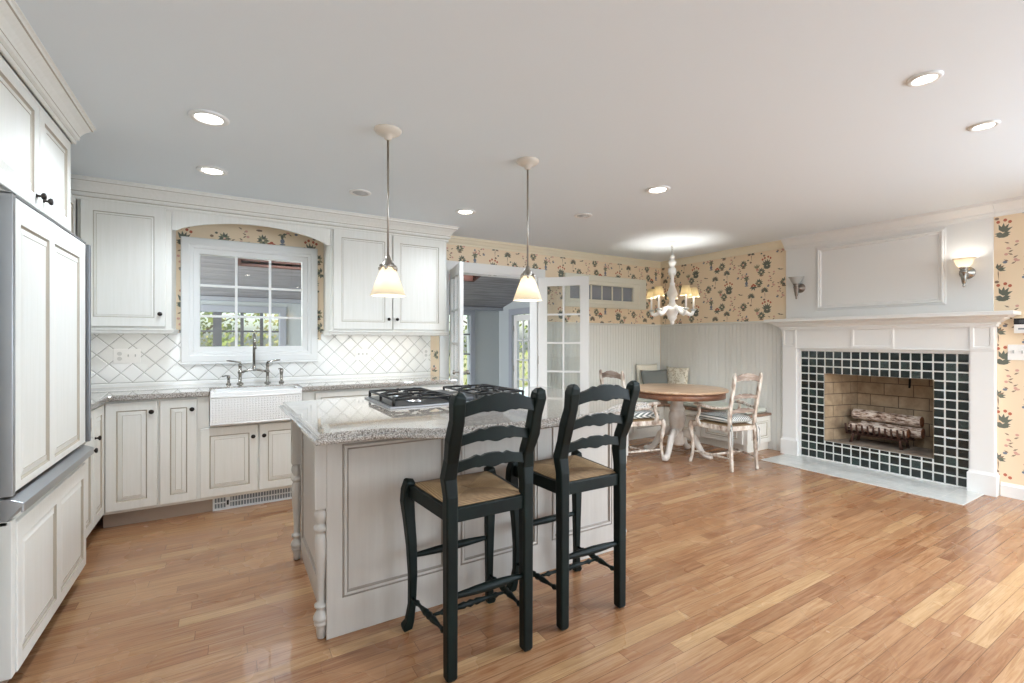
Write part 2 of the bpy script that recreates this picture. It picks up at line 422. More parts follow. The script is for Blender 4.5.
    def build(s, name, mats, parent=None, bevel=0, seg=2, sub=0, weld=True, recalc=True, smooth=None, structure=False):
        bm = s.bm
        if weld: bmesh.ops.remove_doubles(bm, verts=bm.verts, dist=1e-5)
        if recalc: bmesh.ops.recalc_face_normals(bm, faces=bm.faces)
        off = rootloc(parent) if parent is not None else None
        if off is None:
            xs = [v.co for v in bm.verts]; lo = Vector([min(c[i] for c in xs) for i in range(3)]); hi = Vector([max(c[i] for c in xs) for i in range(3)])
            off = Vector(((lo.x + hi.x) / 2, (lo.y + hi.y) / 2, lo.z))
        for v in bm.verts: v.co -= off
        me = bpy.data.meshes.new(name); bm.to_mesh(me); bm.free()
        for m in (mats if isinstance(mats, (list, tuple)) else [mats]): me.materials.append(m)
        o = bpy.data.objects.new(name, me); COL.objects.link(o)
        if parent is not None: o.parent = parent
        else: o.location = off
        if smooth is not None:
            for p in me.polygons: p.use_smooth = smooth
        if bevel:
            b = o.modifiers.new('bevel', 'BEVEL'); b.width = bevel; b.segments = seg; b.limit_method = 'ANGLE'; b.angle_limit = R(40)
        if sub:
            b = o.modifiers.new('sub', 'SUBSURF'); b.levels = sub; b.render_levels = sub
        if structure: o['kind'] = 'structure'
        return o
RAISED = [(0, 0), (.0035, -.006), (.008, -.008), (.032, -.002), (.0345, -.004), (.037, -.004)]
SUNK = [(0, 0), (.002, -.005), (.006, -.005), (.010, .003), (.020, .002), (.025, -.006), (.029, -.008)]

def tag(o, label=None, cat=None, group=None, kind=None):
    if label: o['label'] = label
    if cat: o['category'] = cat
    if group: o['group'] = group
    if kind: o['kind'] = kind
    return o
def thing(name, label, cat, loc=(0, 0, 0), rotz=0, group=None):
    o = bpy.data.objects.new(name, None); COL.objects.link(o); o.empty_display_size = .1
    o.location = loc; o.rotation_euler = (0, 0, rotz)
    return tag(o, label, cat, group)
def copy_tree(o, parent=None):
    c = o.copy(); COL.objects.link(c)
    if parent is not None: c.parent = parent
    for ch in list(o.children): copy_tree(ch, c)
    return c
def lamp(name, loc, power, color, parent, radius=.02, kind='POINT', rot=None, **kw):
    d = bpy.data.lights.new(name, kind); d.energy = power; d.color = color; d.shadow_soft_size = radius
    for a, b in kw.items(): setattr(d, a, b)
    o = bpy.data.objects.new(name, d); COL.objects.link(o)
    if rot: o.rotation_euler = rot
    o.parent = parent; o.location = Vector(loc) - rootloc(parent); return o
X_, Y_, Z_ = (1, 0, 0), (0, 1, 0), (0, 0, 1)
NX, NY, NZ = (-1, 0, 0), (0, -1, 0), (0, 0, -1)

# ================================================================== ROOM SHELL
MB().box(XL - .2, XR + .75, YF - .2, YB, -.05, 0).build('floor', FLOORM, structure=True)
MB().box(XL - .2, XR + .75, YF - .2, YB + .16, H, H + .1).build('ceiling', CEIL, structure=True)

def holed(mb, axis, a0, a1, z0, z1, t0, t1, holes, mi=0):
    """wall slab along axis 'X' or 'Y' from a0 to a1, thickness t0..t1 on the other axis, rectangular holes (a0, a1, z0, z1)"""
    A = sorted({a0, a1} | {h for q in holes for h in q[:2]}); Zs = sorted({z0, z1} | {h for q in holes for h in q[2:]})
    inh = lambda a, z: any(q[0] < a < q[1] and q[2] < z < q[3] for q in holes)
    for a, b in zip(A, A[1:]):
        for c, d in zip(Zs, Zs[1:]):
            if not inh((a + b) / 2, (c + d) / 2):
                if axis == 'X': mb.box(a, b, t0, t1, c, d, mi)
                else: mb.box(t0, t1, a, b, c, d, mi)

KW = (-.225, .612, 1.225, 2.055)       # kitchen window rough opening x0 x1 z0 z1
DO = (2.09, 3.31, 0, 2.085)            # glazed double door opening
TW = (3.80, 4.965, 1.84, 2.05)         # transom opening

# ---- printed wallpaper motifs (thin print lying on the wall's own mesh)
def motif(put, kind, cx, cz, s):
    """put(points, ink): polygons in wall (u, v) metres. inks: 0 dk green 1 olive 2 coral 3 pink 4 brown 5 slate"""
    def ell(x, z, a, b, ink, rot=0, n=7):
        c, q = math.cos(rot), math.sin(rot)
        put([(cx + s * (x + a * math.cos(2 * PI * k / n) * c - b * math.sin(2 * PI * k / n) * q), cz + s * (z + a * math.cos(2 * PI * k / n) * q + b * math.sin(2 * PI * k / n) * c)) for k in range(n)], ink)
    def leaf(x, z, L, wd, ang, ink):
        c, q = math.cos(ang), math.sin(ang)
        pts = [(0, 0), (L * .35, wd), (L, 0), (L * .4, -wd)]
        put([(cx + s * (x + a * c - b * q), cz + s * (z + a * q + b * c)) for a, b in pts], ink)
    rn = random.Random(kind * 17 + 3)
    if kind == 0:        # tulips in a leafy bowl
        for a in (20, 45, 70, 95, 120, 150): leaf(0, -.02, .055 + .012 * rn.random(), .012, R(a), 0)
        for a in (5, 175, 200, 340): leaf(0, -.03, .04, .011, R(a), 0)
        for x, z in ((-.035, .045), (-.012, .06), (.022, .052), (.045, .04)): ell(x, z, .010, .011, 2)
        ell(0, -.045, .03, .014, 0)
    elif kind == 1:      # tall blue urn with pink bloom
        ell(0, -.05, .016, .02, 5); ell(0, -.075, .022, .006, 5); ell(0, -.02, .008, .018, 0)
        for k in range(6): leaf(0, 0, .035, .009, R(60 * k + 15), 1 if k % 2 else 0)
        ell(-.01, .02, .012, .010, 3); ell(.014, .03, .010, .010, 3); ell(0, .045, .009, .012, 5)
    elif kind == 2:      # round shrub
        for k in range(11):
            a = 2 * PI * k / 11; leaf(.006 * math.cos(a), .006 * math.sin(a), .030 + .012 * rn.random(), .010, a, (0, 1, 0)[k % 3])
        ell(0, -.036, .022, .008, 4)
    elif kind == 3:      # pink climbing vine on a stake
        for k in range(8):
            z = -.07 + .02 * k; leaf(.014 * math.sin(k * 1.9), z, .028, .005, R(30 if k % 2 else 150), 4)
            if k % 2: ell(.03 * math.cos(k * 2.3), z + .008, .010, .009, 3)
        ell(.03, -.055, .012, .009, 5); ell(-.028, -.05, .014, .007, 3)
    elif kind == 4:      # small standard tree in a pot
        for k in range(9):
            a = R(-20 + 27 * k); leaf(0, .03, .042, .010, a, 0 if k % 3 else 4)
        leaf(-.002, .03, .075, .003, R(-92), 4); ell(.004, -.055, .012, .010, 4); ell(.032, -.03, .010, .008, 0)
    elif kind == 5:      # sprig in terracotta pot
        for a in (50, 75, 100, 125, 35): leaf(0, -.02, .05, .007, R(a), 1)
        ell(0, -.035, .014, .014, 3); ell(0, -.024, .017, .004, 2)
    elif kind == 6:      # coral bloom
        for x, z in ((0, .02), (-.016, .010), (.015, .008)): ell(x, z, .013, .010, 2)
        for a in (200, 250, 300, 340): leaf(0, 0, .045, .010, R(a), 0)
    elif kind == 7:      # dark ground tuft
        leaf(-.03, 0, .05, .005, 0, 4); leaf(0, .003, .03, .006, R(15), 0)
PATT = [(0, .10, .30), (5, .22, .27), (2, .17, .20), (1, .36, .14), (3, .05, .09), (4, .30, .40), (2, .40, .32), (6, .27, .03), (7, .44, .47), (3, .44, .22), (4, .13, .46), (2, .20, .07)]
def print_motifs(mb, rects, skip, to3d, nrm, phase=(0, 0), s=1.0, base=1):
    U, V = .50, .53; cnt = [0]; n = Vector(nrm)
    for (u0, u1, v0, v1) in rects:
        for i in range(int(math.floor((u0 - phase[0]) / U)) - 1, int(math.ceil((u1 - phase[0]) / U)) + 1):
            for j in range(int(math.floor(v0 / V)) - 2, int(math.ceil(v1 / V)) + 1):
                for kind, a, b in PATT:
                    cu = phase[0] + i * U + a; cv = phase[1] + j * V + b + (V / 2 if i % 2 else 0)
                    def put(pts, ink):
                        if any(not (u0 < p[0] < u1 and v0 < p[1] < v1) for p in pts): return
                        if any(q[0] < p[0] < q[1] and q[2] < p[1] < q[3] for q in skip for p in pts): return
                        cnt[0] += 1; d = .0007 + .00005 * (cnt[0] % 8)
                        mb.face([Vector(to3d(*p)) + n * d for p in pts], base + ink)
                    motif(put, kind, cu, cv, s)

mb = MB(); holed(mb, 'X', XL - .2, XR + .1, 0, H, YB, YB + .16, [KW, DO, TW])
print_motifs(mb, [(1.93, XR - .005, 1.5, 2.39), (-.38, .79, 1.3, 2.31), (1.89, 1.985, .93, 1.37)], [(KW[0], KW[1], KW[2], KW[3]), (DO[0], DO[1], DO[2], DO[3]), (TW[0], TW[1], TW[2], TW[3])], lambda u, v: (u, YB, v), (0, -1, 0), (.07, .02), 1.22)
mb.build('wall_back', [WALLPAPER] + INK, weld=False, recalc=False, structure=True)

FB = (1.655, 2.575, .215, .94)         # firebox opening y0 y1 z0 z1
mb = MB(); holed(mb, 'Y', .2, YB, 0, H, XR, XR + .1, [FB])
holed(mb, 'Y', YF - .2, .2, 0, H, XR, XR + .1, [(-2.0, -.4, .6, 2.3)])  # made-up window opening for the added fill light on this side
print_motifs(mb, [(.25, 1.27, .12, 2.37), (2.99, YB - .005, 1.5, 2.39)], [], lambda u, v: (XR, u, v), (-1, 0, 0), (.62, .07), 1.22)
mb.build('wall_right', [WALLPAPER] + INK, weld=False, recalc=False, structure=True)
MB().box(XL - .1, XL, YF - .2, YB, 0, H).build('wall_left', SHELL, structure=True)
mb = MB(); holed(mb, 'X', XL - .2, XR + .1, 0, H, YF - .1, YF, [(-1.25, -.63, .6, 2.3), (2.0, 3.5, .6, 2.3), (3.85, 5.35, .6, 2.3)])  # unseen openings added to let the fill lights in
mb.build('wall_front', SHELL, structure=True)

# ---- beadboard wainscot and its caps
def bead(name, axis, a0, a1, z0, z1, plane):
    mb = MB(); n = max(1, round((a1 - a0) / .0505)); p = (a1 - a0) / n; g = .0035; d = .011
    prof = []
    for k in range(n):
        a = a0 + k * p
        prof += [(a, d - .006), (a + g, d), (a + p * .5, d), (a + p - g, d)]
    prof.append((a1, d - .006))
    for (a, o), (b, q) in zip(prof, prof[1:]):
        if axis == 'X': mb.face(((a, plane - o, z0), (b, plane - q, z0), (b, plane - q, z1), (a, plane - o, z1)))
        else: mb.face(((plane - o, a, z0), (plane - o, a, z1), (plane - q, b, z1), (plane - q, b, z0)))
    return mb.build(name, BEAD, recalc=False, structure=True)
bead('trim_1', 'X', 3.41, XR - .012, 0, 1.505, YB)
bead('trim_2', 'Y', 3.0, YB - .012, 0, 1.505, XR)
CAP = [(0, 0), (.02, 0), (.024, .012), (.034, .018), (.034, .03), (0, .03)]
MB().sweep([(3.41, YB), (XR, YB), (XR, 3.0)], CAP, 1.5).build('trim_3', BEAD, structure=True)

# ---- cornices
C1 = [(0, -.085), (.010, -.085), (.016, -.068), (.03, -.055), (.046, -.028), (.06, -.022), (.062, -.008), (.07, -.006), (.07, 0), (0, 0)]
MB().sweep([(1.94, YB), (XR, YB), (XR, 3.0)], C1, H).build('trim_4', CREAMTRIM, structure=True)
C2 = [(0, -.118), (.012, -.118), (.016, -.10), (.024, -.095), (.026, -.08), (.05, -.05), (.072, -.028), (.08, -.024), (.082, -.008), (.09, -.006), (.09, 0), (0, 0)]
MB().sweep([(XR - .012, 3.0), (XR - .012, 1.262)], C2, H).build('trim_5', WHITE, structure=True)
MB().sweep([(XR, 1.262), (XR, .1)], C2, H).build('trim_6', WHITE, structure=True)
# ---- baseboard right of the fireplace
MB().sweep([(XR, 1.23), (XR, .1)], [(0, 0), (.018, 0), (.018, .09), (.010, .10), (.008, .115), (0, .115)], 0).build('baseboard_right', WHITE, structure=True)

# ---- overmantel board and its picture moulding
MB().box(XR - .014, XR, 1.273, 2.99, 1.53, H - .1).build('trim_7', WHITE, bevel=.003, structure=True)
PM = [(0, 0), (.004, .007), (.012, .009), (.014, .006), (.018, .016), (.028, .02), (.036, .012), (.046, .012), (.05, .004), (.054, 0)]
def frame_yz(y0, y1, z0, z1, x):
    mb = MB(); last = None
    for i, d in PM:
        r = [(x - d, y0 + i, z0 + i), (x - d, y1 - i, z0 + i), (x - d, y1 - i, z1 - i), (x - d, y0 + i, z1 - i)]
        if last:
            for k in range(4): mb.face((last[k], last[(k + 1) % 4], r[(k + 1) % 4], r[k]))
        last = r
    return mb
frame_yz(1.575, 2.665, 1.62, 2.315, XR - .014).build('trim_8', WHITE, structure=True)

# ---- kitchen window over the sink
def casing(mb, x0, x1, z0, z1, ix0, ix1, iz0, iz1, y, steps):
    """picture-frame casing: steps = [(fraction outer->inner, projection)]"""
    last = None
    for f, d in steps:
        L = lambda a, b: a + (b - a) * f
        r = [(L(x0, ix0), y - d, L(z0, iz0)), (L(x1, ix1), y - d, L(z0, iz0)), (L(x1, ix1), y - d, L(z1, iz1)), (L(x0, ix0), y - d, L(z1, iz1))]
        if last:
            for k in range(4): mb.face((last[k], last[(k + 1) % 4], r[(k + 1) % 4], r[k]))
        last = r
    return mb
w1 = tag(casing(MB(), -.345, .732, 1.105, 2.175, -.21, .597, 1.243, 2.038, YB, [(0, 0), (0, .028), (.06, .034), (.42, .034), (.46, .028), (.62, .026), (.68, .016), (.98, .012), (1, .004), (1, -.05)]).build('window_1', WHITE), kind='structure')
mb = MB()
for k in (1, 2):
    x = -.21 + .807 * k / 3; mb.box(x - .010, x + .010, YB + .012, YB + .032, 1.243, 2.038)
    z = 1.243 + .795 * k / 3; mb.box(-.21, .597, YB + .010, YB + .030, z - .010, z + .010)
mb.build('muntins', WHITE, w1)
MB().box(-.215, .602, YB + .018, YB + .022, 1.238, 2.043).build('pane', GLASS, w1)
MB().box(-.35, .737, YB - .040, YB, 1.09, 1.108).build('sill', WHITE, w1, bevel=.004)

# ---- transom window above the wainscot
w2 = tag(casing(MB(), 3.715, 5.2, 1.738, 2.172, 3.81, 4.955, 1.848, 2.042, YB, [(0, 0), (0, .024), (.05, .03), (.55, .03), (.62, .022), (.95, .018), (1, .01), (1, -.05)]).build('window_2', mat('cream_window_paint', '#e2dfd0', .45)), kind='structure')
mb = MB()
for k in range(1, 6):
    x = 3.81 + 1.145 * k / 6; mb.box(x - .012, x + .012, YB + .012, YB + .034, 1.848, 2.042)
mb.build('muntins', mat('cream_window_paint'), w2)
MB().box(3.80, 4.965, YB + .02, YB + .026, 1.84, 2.05).build('pane', TRANSOMG, w2)

# ---- double door casing and leaves
mb = MB()
mb.box(1.99, 2.09, YB - .022, YB, 0, 2.185); mb.box(3.31, 3.41, YB - .022, YB, 0, 2.185); mb.box(2.09, 3.31, YB - .022, YB, 2.085, 2.185)
mb.box(2.09, 2.108, YB, YB + .16, 0, 2.085); mb.box(3.292, 3.31, YB, YB + .16, 0, 2.085); mb.box(2.108, 3.292, YB, YB + .16, 2.067, 2.085)
mb.build('trim_9', WHITE, bevel=.003, structure=True)
def leaf(name, hinge, ang, side):
    """glazed leaf of two by five panes; local x from the hinge"""
    W, T, Z0, Z1 = .62, .038, .012, 2.075; st, tr, br = .105, .11, .20
    root = bpy.data.objects.new(name, None); COL.objects.link(root); root['kind'] = 'structure'
    mb = MB(); mb.box(0, st, 0, T, Z0, Z1); mb.box(W - st, W, 0, T, Z0, Z1); mb.box(st, W - st, 0, T, Z1 - tr, Z1); mb.box(st, W - st, 0, T, Z0, Z0 + br)
    mb.build('frame', WHITE, root, bevel=.003)
    mb = MB(); c = W / 2; gz0, gz1 = Z0 + br, Z1 - tr
    mb.box(c - .011, c + .011, .004, T - .004, gz0, gz1)
    for k in range(1, 5):
        z = gz0 + (gz1 - gz0) * k / 5; mb.box(st, W - st, .005, T - .005, z - .011, z + .011)
    mb.build('muntins', WHITE, root)
    MB().box(st - .004, W - st + .004, T / 2 - .002, T / 2 + .002, gz0 - .004, gz1 + .004).build('pane', GLASS, root)
    mb = MB(); mb.lathe([(.011, 0), (.011, .006), (.008, .008), (.008, .035), (.022, .04), (.025, .05), (.02, .06), (0.001, .062)], (W - .05, T, .98), 14, 'Y')
    mb.lathe([(.011, 0), (.011, -.006), (.008, -.008), (.008, -.035), (.022, -.04), (.025, -.05), (.02, -.06), (0.001, -.062)], (W - .05, 0, .98), 14, 'Y')
    if side > 0: mb.build('knob', NICKEL, root)
    else: mb.bm.free()
    for z in (.25, 1.05, 1.85): MB().lathe([(.006, z - .05), (.006, z + .05)], (-.004, T / 2, 0), 8).build('hinge', NICKEL, root)
    root.location = (hinge[0], hinge[1], 0); root.rotation_euler = (0, 0, ang); return root
leaf('door_1', (2.105, YB - .03), math.atan2(4.2 - 4.81, 1.94 - 2.1), 1)
leaf('door_2', (3.30, YB - .03), math.atan2(4.35 - 4.81, 3.735 - 3.30), -1)
mb = MB()
for x in (2.62, 2.69): mb.box(x, x + .035, YB + .012, YB + .03, 2.063, 2.068)
mb.build('trim_10', NICKEL, structure=True)

# ================================================================== SUNROOM BEYOND THE DOORS
SX0, SX1, SY0, SY1, SZ = -2.6, 4.25, YB + .16, 7.48, -.3
EAVE = 1.85; SLOPE = .25
MB().box(SX0, SX1 + .1, SY0, SY1 + .1, SZ - .05, SZ).build('floor_sunroom', SLATE, structure=True)
MB().box(SX0, SX1 + .1, YB, YB + .16, -.4, -.05).build('wall_sunroom_footing', SUNWALL, structure=True)
mb = MB(); holed(mb, 'X', SX0 - .1, SX1 + .1, SZ, 2.0, SY1, SY1 + .12, [(-2.4, .62, .1, 1.68), (2.75, 3.66, SZ + .02, 1.74)])
mb.build('wall_sunroom_far', SUNWALL, structure=True)
mb = MB(); holed(mb, 'Y', SY0, SY1, SZ, EAVE - .02, SX1, SX1 + .1, [(6.12, 7.0, SZ, 1.74)])
zt = EAVE + SLOPE * (SY1 - SY0)
mb.prism([(SY0, EAVE - .02), (SY1, EAVE - .02), (SY1, EAVE + .02), (SY0, zt + .03)], (SX1, 0, 0), Y_, Z_, X_, .1)
mb.build('wall_sunroom_right', SUNWALL, structure=True)
mb = MB(); holed(mb, 'Y', SY0, SY1, SZ, EAVE - .02, SX0 - .1, SX0, [(5.4, 7.1, .35, 1.65)]); mb.prism([(SY0, EAVE - .02), (SY1, EAVE - .02), (SY1, EAVE + .02), (SY0, zt + .03)], (SX0 - .1, 0, 0), Y_, Z_, X_, .1); mb.build('wall_sunroom_left', SUNWALL, structure=True)  # unseen opening added for the sunroom fill light
# boarded sloping ceiling with three skylight openings
SKY = [(-1.8, -1.0, 5.45, 6.22), (.12, .92, 5.45, 6.22), (2.35, 3.08, 5.4, 6.2)]
up = Vector((0, 0, 1))
mb = MB(); bw = .125; y = SY1
cz = lambda yy: EAVE + SLOPE * (SY1 - yy)
while y > SY0 + .01:
    y2 = max(SY0, y - bw); ym = (y + y2) / 2
    xs = [SX0]
    for a, b, c, d in SKY:
        if c < ym < d: xs += [a, b]
    xs.append(SX1)
    for a, b in zip(xs[::2], xs[1::2]):
        v = [(xx, yy, cz(yy) + dz) for xx in (a, b) for yy in (y2 + .004, y - .004) for dz in (0, .02)]
        mb.faces(v, [(0, 1, 3, 2), (4, 6, 7, 5), (0, 4, 5, 1), (2, 3, 7, 6), (0, 2, 6, 4), (1, 5, 7, 3)], 0)
    y = y2
# dark backing above the boards
for (a, b, c, d) in [(SX0, SX1 + .1, SY0, 5.4), (SX0, SX1 + .1, 6.22, SY1 + .1), (SX0, -1.8, 5.4, 6.22), (-1.0, .12, 5.4, 6.22), (.92, 2.35, 5.4, 6.22), (3.08, SX1 + .1, 5.4, 6.22)]:
    v = [(xx, yy, cz(yy) + dz) for xx in (a, b) for yy in (c, d) for dz in (.021, .05)]
    mb.faces(v, [(0, 1, 3, 2), (4, 6, 7, 5), (0, 4, 5, 1), (2, 3, 7, 6), (0, 2, 6, 4), (1, 5, 7, 3)], 0)
mb.build('ceiling_sunroom', PLANKC, structure=True)
for i, (a, b, c, d) in enumerate(SKY):
    mb = MB(); t = .03
    for q in ((a - t, a, c, d), (b, b + t, c, d), (a - t, b + t, c - t, c), (a - t, b + t, d, d + t)):
        v = [(xx, yy, cz(yy) + dz) for xx in q[:2] for yy in q[2:] for dz in (-.004, .24)]
        mb.faces(v, [(0, 1, 3, 2), (4, 6, 7, 5), (0, 4, 5, 1), (2, 3, 7, 6), (0, 2, 6, 4), (1, 5, 7, 3)], 0)
    o = mb.build('window_%d' % (i + 3), SKYW, structure=True)
    g = MB(); v = [(xx, yy, cz(yy) + dz) for xx in (a, b) for yy in (c, d) for dz in (.225, .231)]
    g.faces(v, [(0, 1, 3, 2), (4, 6, 7, 5), (0, 4, 5, 1), (2, 3, 7, 6), (0, 2, 6, 4), (1, 5, 7, 3)], 0); g.build('pane', GLASS, o)
# eave beam, far window band and narrow window
MB().box(SX0, SX1, SY1 - .16, SY1 - .02, EAVE - .02, EAVE + .03).build('trim_11', SUNTRIM, structure=True)
def sun_window(name, x0, x1, z0, z1, posts, rails):
    w = tag(casing(MB(), x0 - .09, x1 + .09, z0 - .09, z1 + .09, x0, x1, z0, z1, SY1, [(0, 0), (0, .02), (.9, .02), (1, .012), (1, -.06)]).build(name, SUNTRIM), kind='structure')
    mb = MB()
    for x, wd in posts: mb.box(x - wd / 2, x + wd / 2, SY1 + .0, SY1 + .06, z0, z1)
    for z in rails: mb.box(x0, x1, SY1 + .01, SY1 + .04, z - .012, z + .012)
    mb.build('mullions', mat('dark_window_frame', '#5a5d63', .5), w)
    MB().box(x0, x1, SY1 + .03, SY1 + .034, z0, z1).build('pane', GLASS, w); return w
sun_window('window_6', -2.4, .62, .1, 1.68, [(-1.9, .08), (-1.35, .08), (-.8, .08), (-.13, .10), (.16, .04), (.40, .04)], [1.42, .9])
sun_window('window_7', 2.75, 3.66, SZ + .02, 1.74, [(3.2, .05), (3.45, .02)], [.0, .35, .7, 1.05, 1.4])
# glazed outer door in the right-hand sunroom wall
d3 = MB(); X0 = SX1 + .03
d3.box(X0, X0 + .045, 6.12, 6.22, SZ + .01, 1.73); d3.box(X0, X0 + .045, 6.90, 7.0, SZ + .01, 1.73); d3.box(X0, X0 + .045, 6.22, 6.90, 1.63, 1.73); d3.box(X0, X0 + .045, 6.22, 6.90, SZ + .01, SZ + .25)
d3 = d3.build('door_3', WHITE, structure=True)
mb = MB()
for k in (1, 2, 3): mb.box(X0 + .01, X0 + .035, 6.22 + .68 * k / 4 - .012, 6.22 + .68 * k / 4 + .012, SZ + .25, 1.63)
for k in range(1, 5): mb.box(X0 + .01, X0 + .035, 6.22, 6.90, SZ + .25 + 1.68 * k / 5 - .012, SZ + .25 + 1.68 * k / 5 + .012)
mb.build('muntins', WHITE, d3)
MB().box(X0 + .02, X0 + .024, 6.22, 6.90, SZ + .25, 1.63).build('pane', GLASS, d3)
for z in (.1, .8, 1.5): MB().lathe([(.008, z - .05), (.008, z + .05)], (X0 - .006, 7.0, 0), 8).build('hinge', NICKEL, d3)
mb = MB(); mb.box(SX1 - .02, SX1, 7.0, 7.1, SZ, 1.84); mb.box(SX1 - .02, SX1, 6.02, 6.12, SZ, 1.84); mb.box(SX1 - .02, SX1, 6.12, 7.0, 1.74, 1.84)
mb.build('trim_12', SUNTRIM, structure=True)

# ================================================================== GARDEN
MB().box(-40, 45, 7.7, 60, -.9, -.6).build('ground', GRASS, structure=True)
MB().box(4.6, 45, -8, 7.7, -.9, -.6).build('ground_side', GRASS, structure=True)
TREES = [(-3.6, 13.5, 'slender pale tree behind the left end of the far window band', 0), (-.9, 11.0, 'yellow-green tree seen in the left panes over the sink', 0), (-.9, 17.0, 'dull green tree seen behind the dark mullion over the sink', 1),
         (1.4, 13.2, 'olive tree seen in the middle panes over the sink', 2), (2.6, 18.0, 'tall green tree seen between window and glazed doors', 1), (4.6, 14.0, 'olive tree seen in the narrow sunroom window', 2),
         (6.2, 11.6, 'yellow-green tree right of the narrow sunroom window', 0), (9.2, 10.9, 'yellow-green tree seen through the sunroom door', 0), (12.5, 14.5, 'olive tree far behind the sunroom door', 2), (8.6, 7.4, 'dull green tree close outside the sunroom door', 1)]
for i, (tx, ty, lab, mi) in enumerate(TREES):
    rn = random.Random(i + 40); hgt = 5.2 + rn.random() * 2
    t = thing('garden_tree', lab, 'tree', (tx, ty, -.6), 0, 'trees in the garden')
    mb = MB(); mb.tube([(tx, ty, -.62), (tx + .05, ty, 1.0), (tx - .04, ty + .05, 2.6), (tx + .08, ty, hgt - .8)], [.13, .10, .075, .02], 9)
    for k in range(5):
        a = rn.random() * 6.28; z = 1.3 + k * .6; mb.tube([(tx, ty, z), (tx + .5 * math.cos(a), ty + .5 * math.sin(a), z + .45), (tx + 1.0 * math.cos(a), ty + 1.0 * math.sin(a), z + .7)], [.045, .03, .012], 6)
    mb.build('trunk', BARK, t)
    mb = MB()
    for k in range(2300):
        a = rn.random() * 6.28; rr = (rn.random() ** .5) * (1.3); z = -.2 + rn.random() * (hgt - .4)
        c = Vector((tx + rr * math.cos(a), ty + rr * math.sin(a), z)); q = Vector((rn.gauss(0, 1), rn.gauss(0, 1), rn.gauss(0, 1))).normalized(); p = q.orthogonal().normalized() * (.035 + .045 * rn.random()); b = q.cross(p)
        mb.face((c - p, c - b * .6, c + p, c + b * .6), 0 if rn.random() < .6 else 1)
    mb.build('foliage', [LEAF[mi], LEAF[(mi + 1) % 3]], t, weld=False, recalc=False)

# ================================================================== KITCHEN
CG = [CAB, GLAZE]
def knob_at(p, n, parent, s=1.0):
    p = Vector(p); ax = 'Y' if abs(n[1]) > .5 else 'X'; sg = n[1] if ax == 'Y' else n[0]
    MB().lathe([(r * s, sg * h * s) for r, h in ((.009, 0), (.009, .002), (.005, .004), (.005, .014), (.013, .018), (.016, .024), (.013, .030), (.001, .032))], p, 14, ax).build('knob', DARKB, parent)
def door(parent, x0, x1, z0, z1, y, knob=None, name='door', t=.02, st=.058, prof=None):
    """raised-panel front facing -Y"""
    d = MB().front((x0, y, z0), X_, Z_, NY, x1 - x0, z1 - z0, t, [(st, x1 - x0 - st, st, z1 - z0 - st)], prof).build(name, CG, parent)
    if knob: knob_at((knob[0], y - t, knob[1]), NY, d)
    return d
def doorx(parent, y0, y1, z0, z1, x, knob=None, name='door', t=.02, st=.058):
    """raised-panel front facing +X"""
    d = MB().front((x, y0, z0), Y_, Z_, X_, y1 - y0, z1 - z0, t, [(st, y1 - y0 - st, st, z1 - z0 - st)]).build(name, CG, parent)
    if knob: knob_at((x + t, knob[0], knob[1]), X_, d)
    return d
FY = 4.17     # base cabinet box front (door faces at 4.15)
def base_unit(lab, x0, x1, toe=True):
    t = thing('base_cabinet', lab, 'cabinet', ((x0 + x1) / 2, (FY + YB) / 2, 0))
    MB().box(x0, x1, FY, YB - .012, .105, .878).build('body', CAB, t)
    return t
def toe(t, x0, x1):
    MB().box(x0, x1, 4.225, 4.245, 0, .105).build('toe_kick', TOE, t)
t = base_unit('two-door base cabinet in the corner left of the white sink', -.74, -.195)
door(t, -.718, -.433, .125, .868, FY, (-.465, .795)); door(t, -.419, -.20, .125, .868, FY, (-.228, .795)); toe(t, -.74, -.195)
t = base_unit('sink base cabinet with two doors under the white apron sink', -.195, .60)
bpy.data.objects[t.children[0].name].data.transform(Matrix.Diagonal((1, 1, .70, 1)))
for v in t.children[0].data.vertices: v.co.z += .105 * .3
door(t, -.18, .197, .128, .642, FY, (.163, .555)); door(t, .207, .585, .128, .642, FY, (.238, .555)); toe(t, -.195, -.104); toe(t, .506, .60)
MB().box(-.195, -.125, FY - .012, FY + .02, .645, .878).build('stile', CAB, t); MB().box(.515, .60, FY - .012, FY + .02, .645, .878).build('stile', CAB, t)
t = base_unit('base cabinet with drawer just right of the white sink', .60, 1.235)
door(t, .615, 1.228, .70, .862, FY, (.92, .78), 'drawer', st=.04); door(t, .615, .918, .125, .69, FY, (.885, .62)); door(t, .926, 1.228, .125, .69, FY, (.958, .62)); toe(t, .60, 1.235)
t = base_unit('base cabinet at the right end of the back counter by the doors', 1.235, 1.86)
door(t, 1.243, 1.85, .70, .862, FY, (1.55, .78), 'drawer', st=.04); door(t, 1.243, 1.543, .125, .69, FY, (1.51, .62)); door(t, 1.551, 1.85, .125, .69, FY, (1.585, .62)); toe(t, 1.235, 1.86)
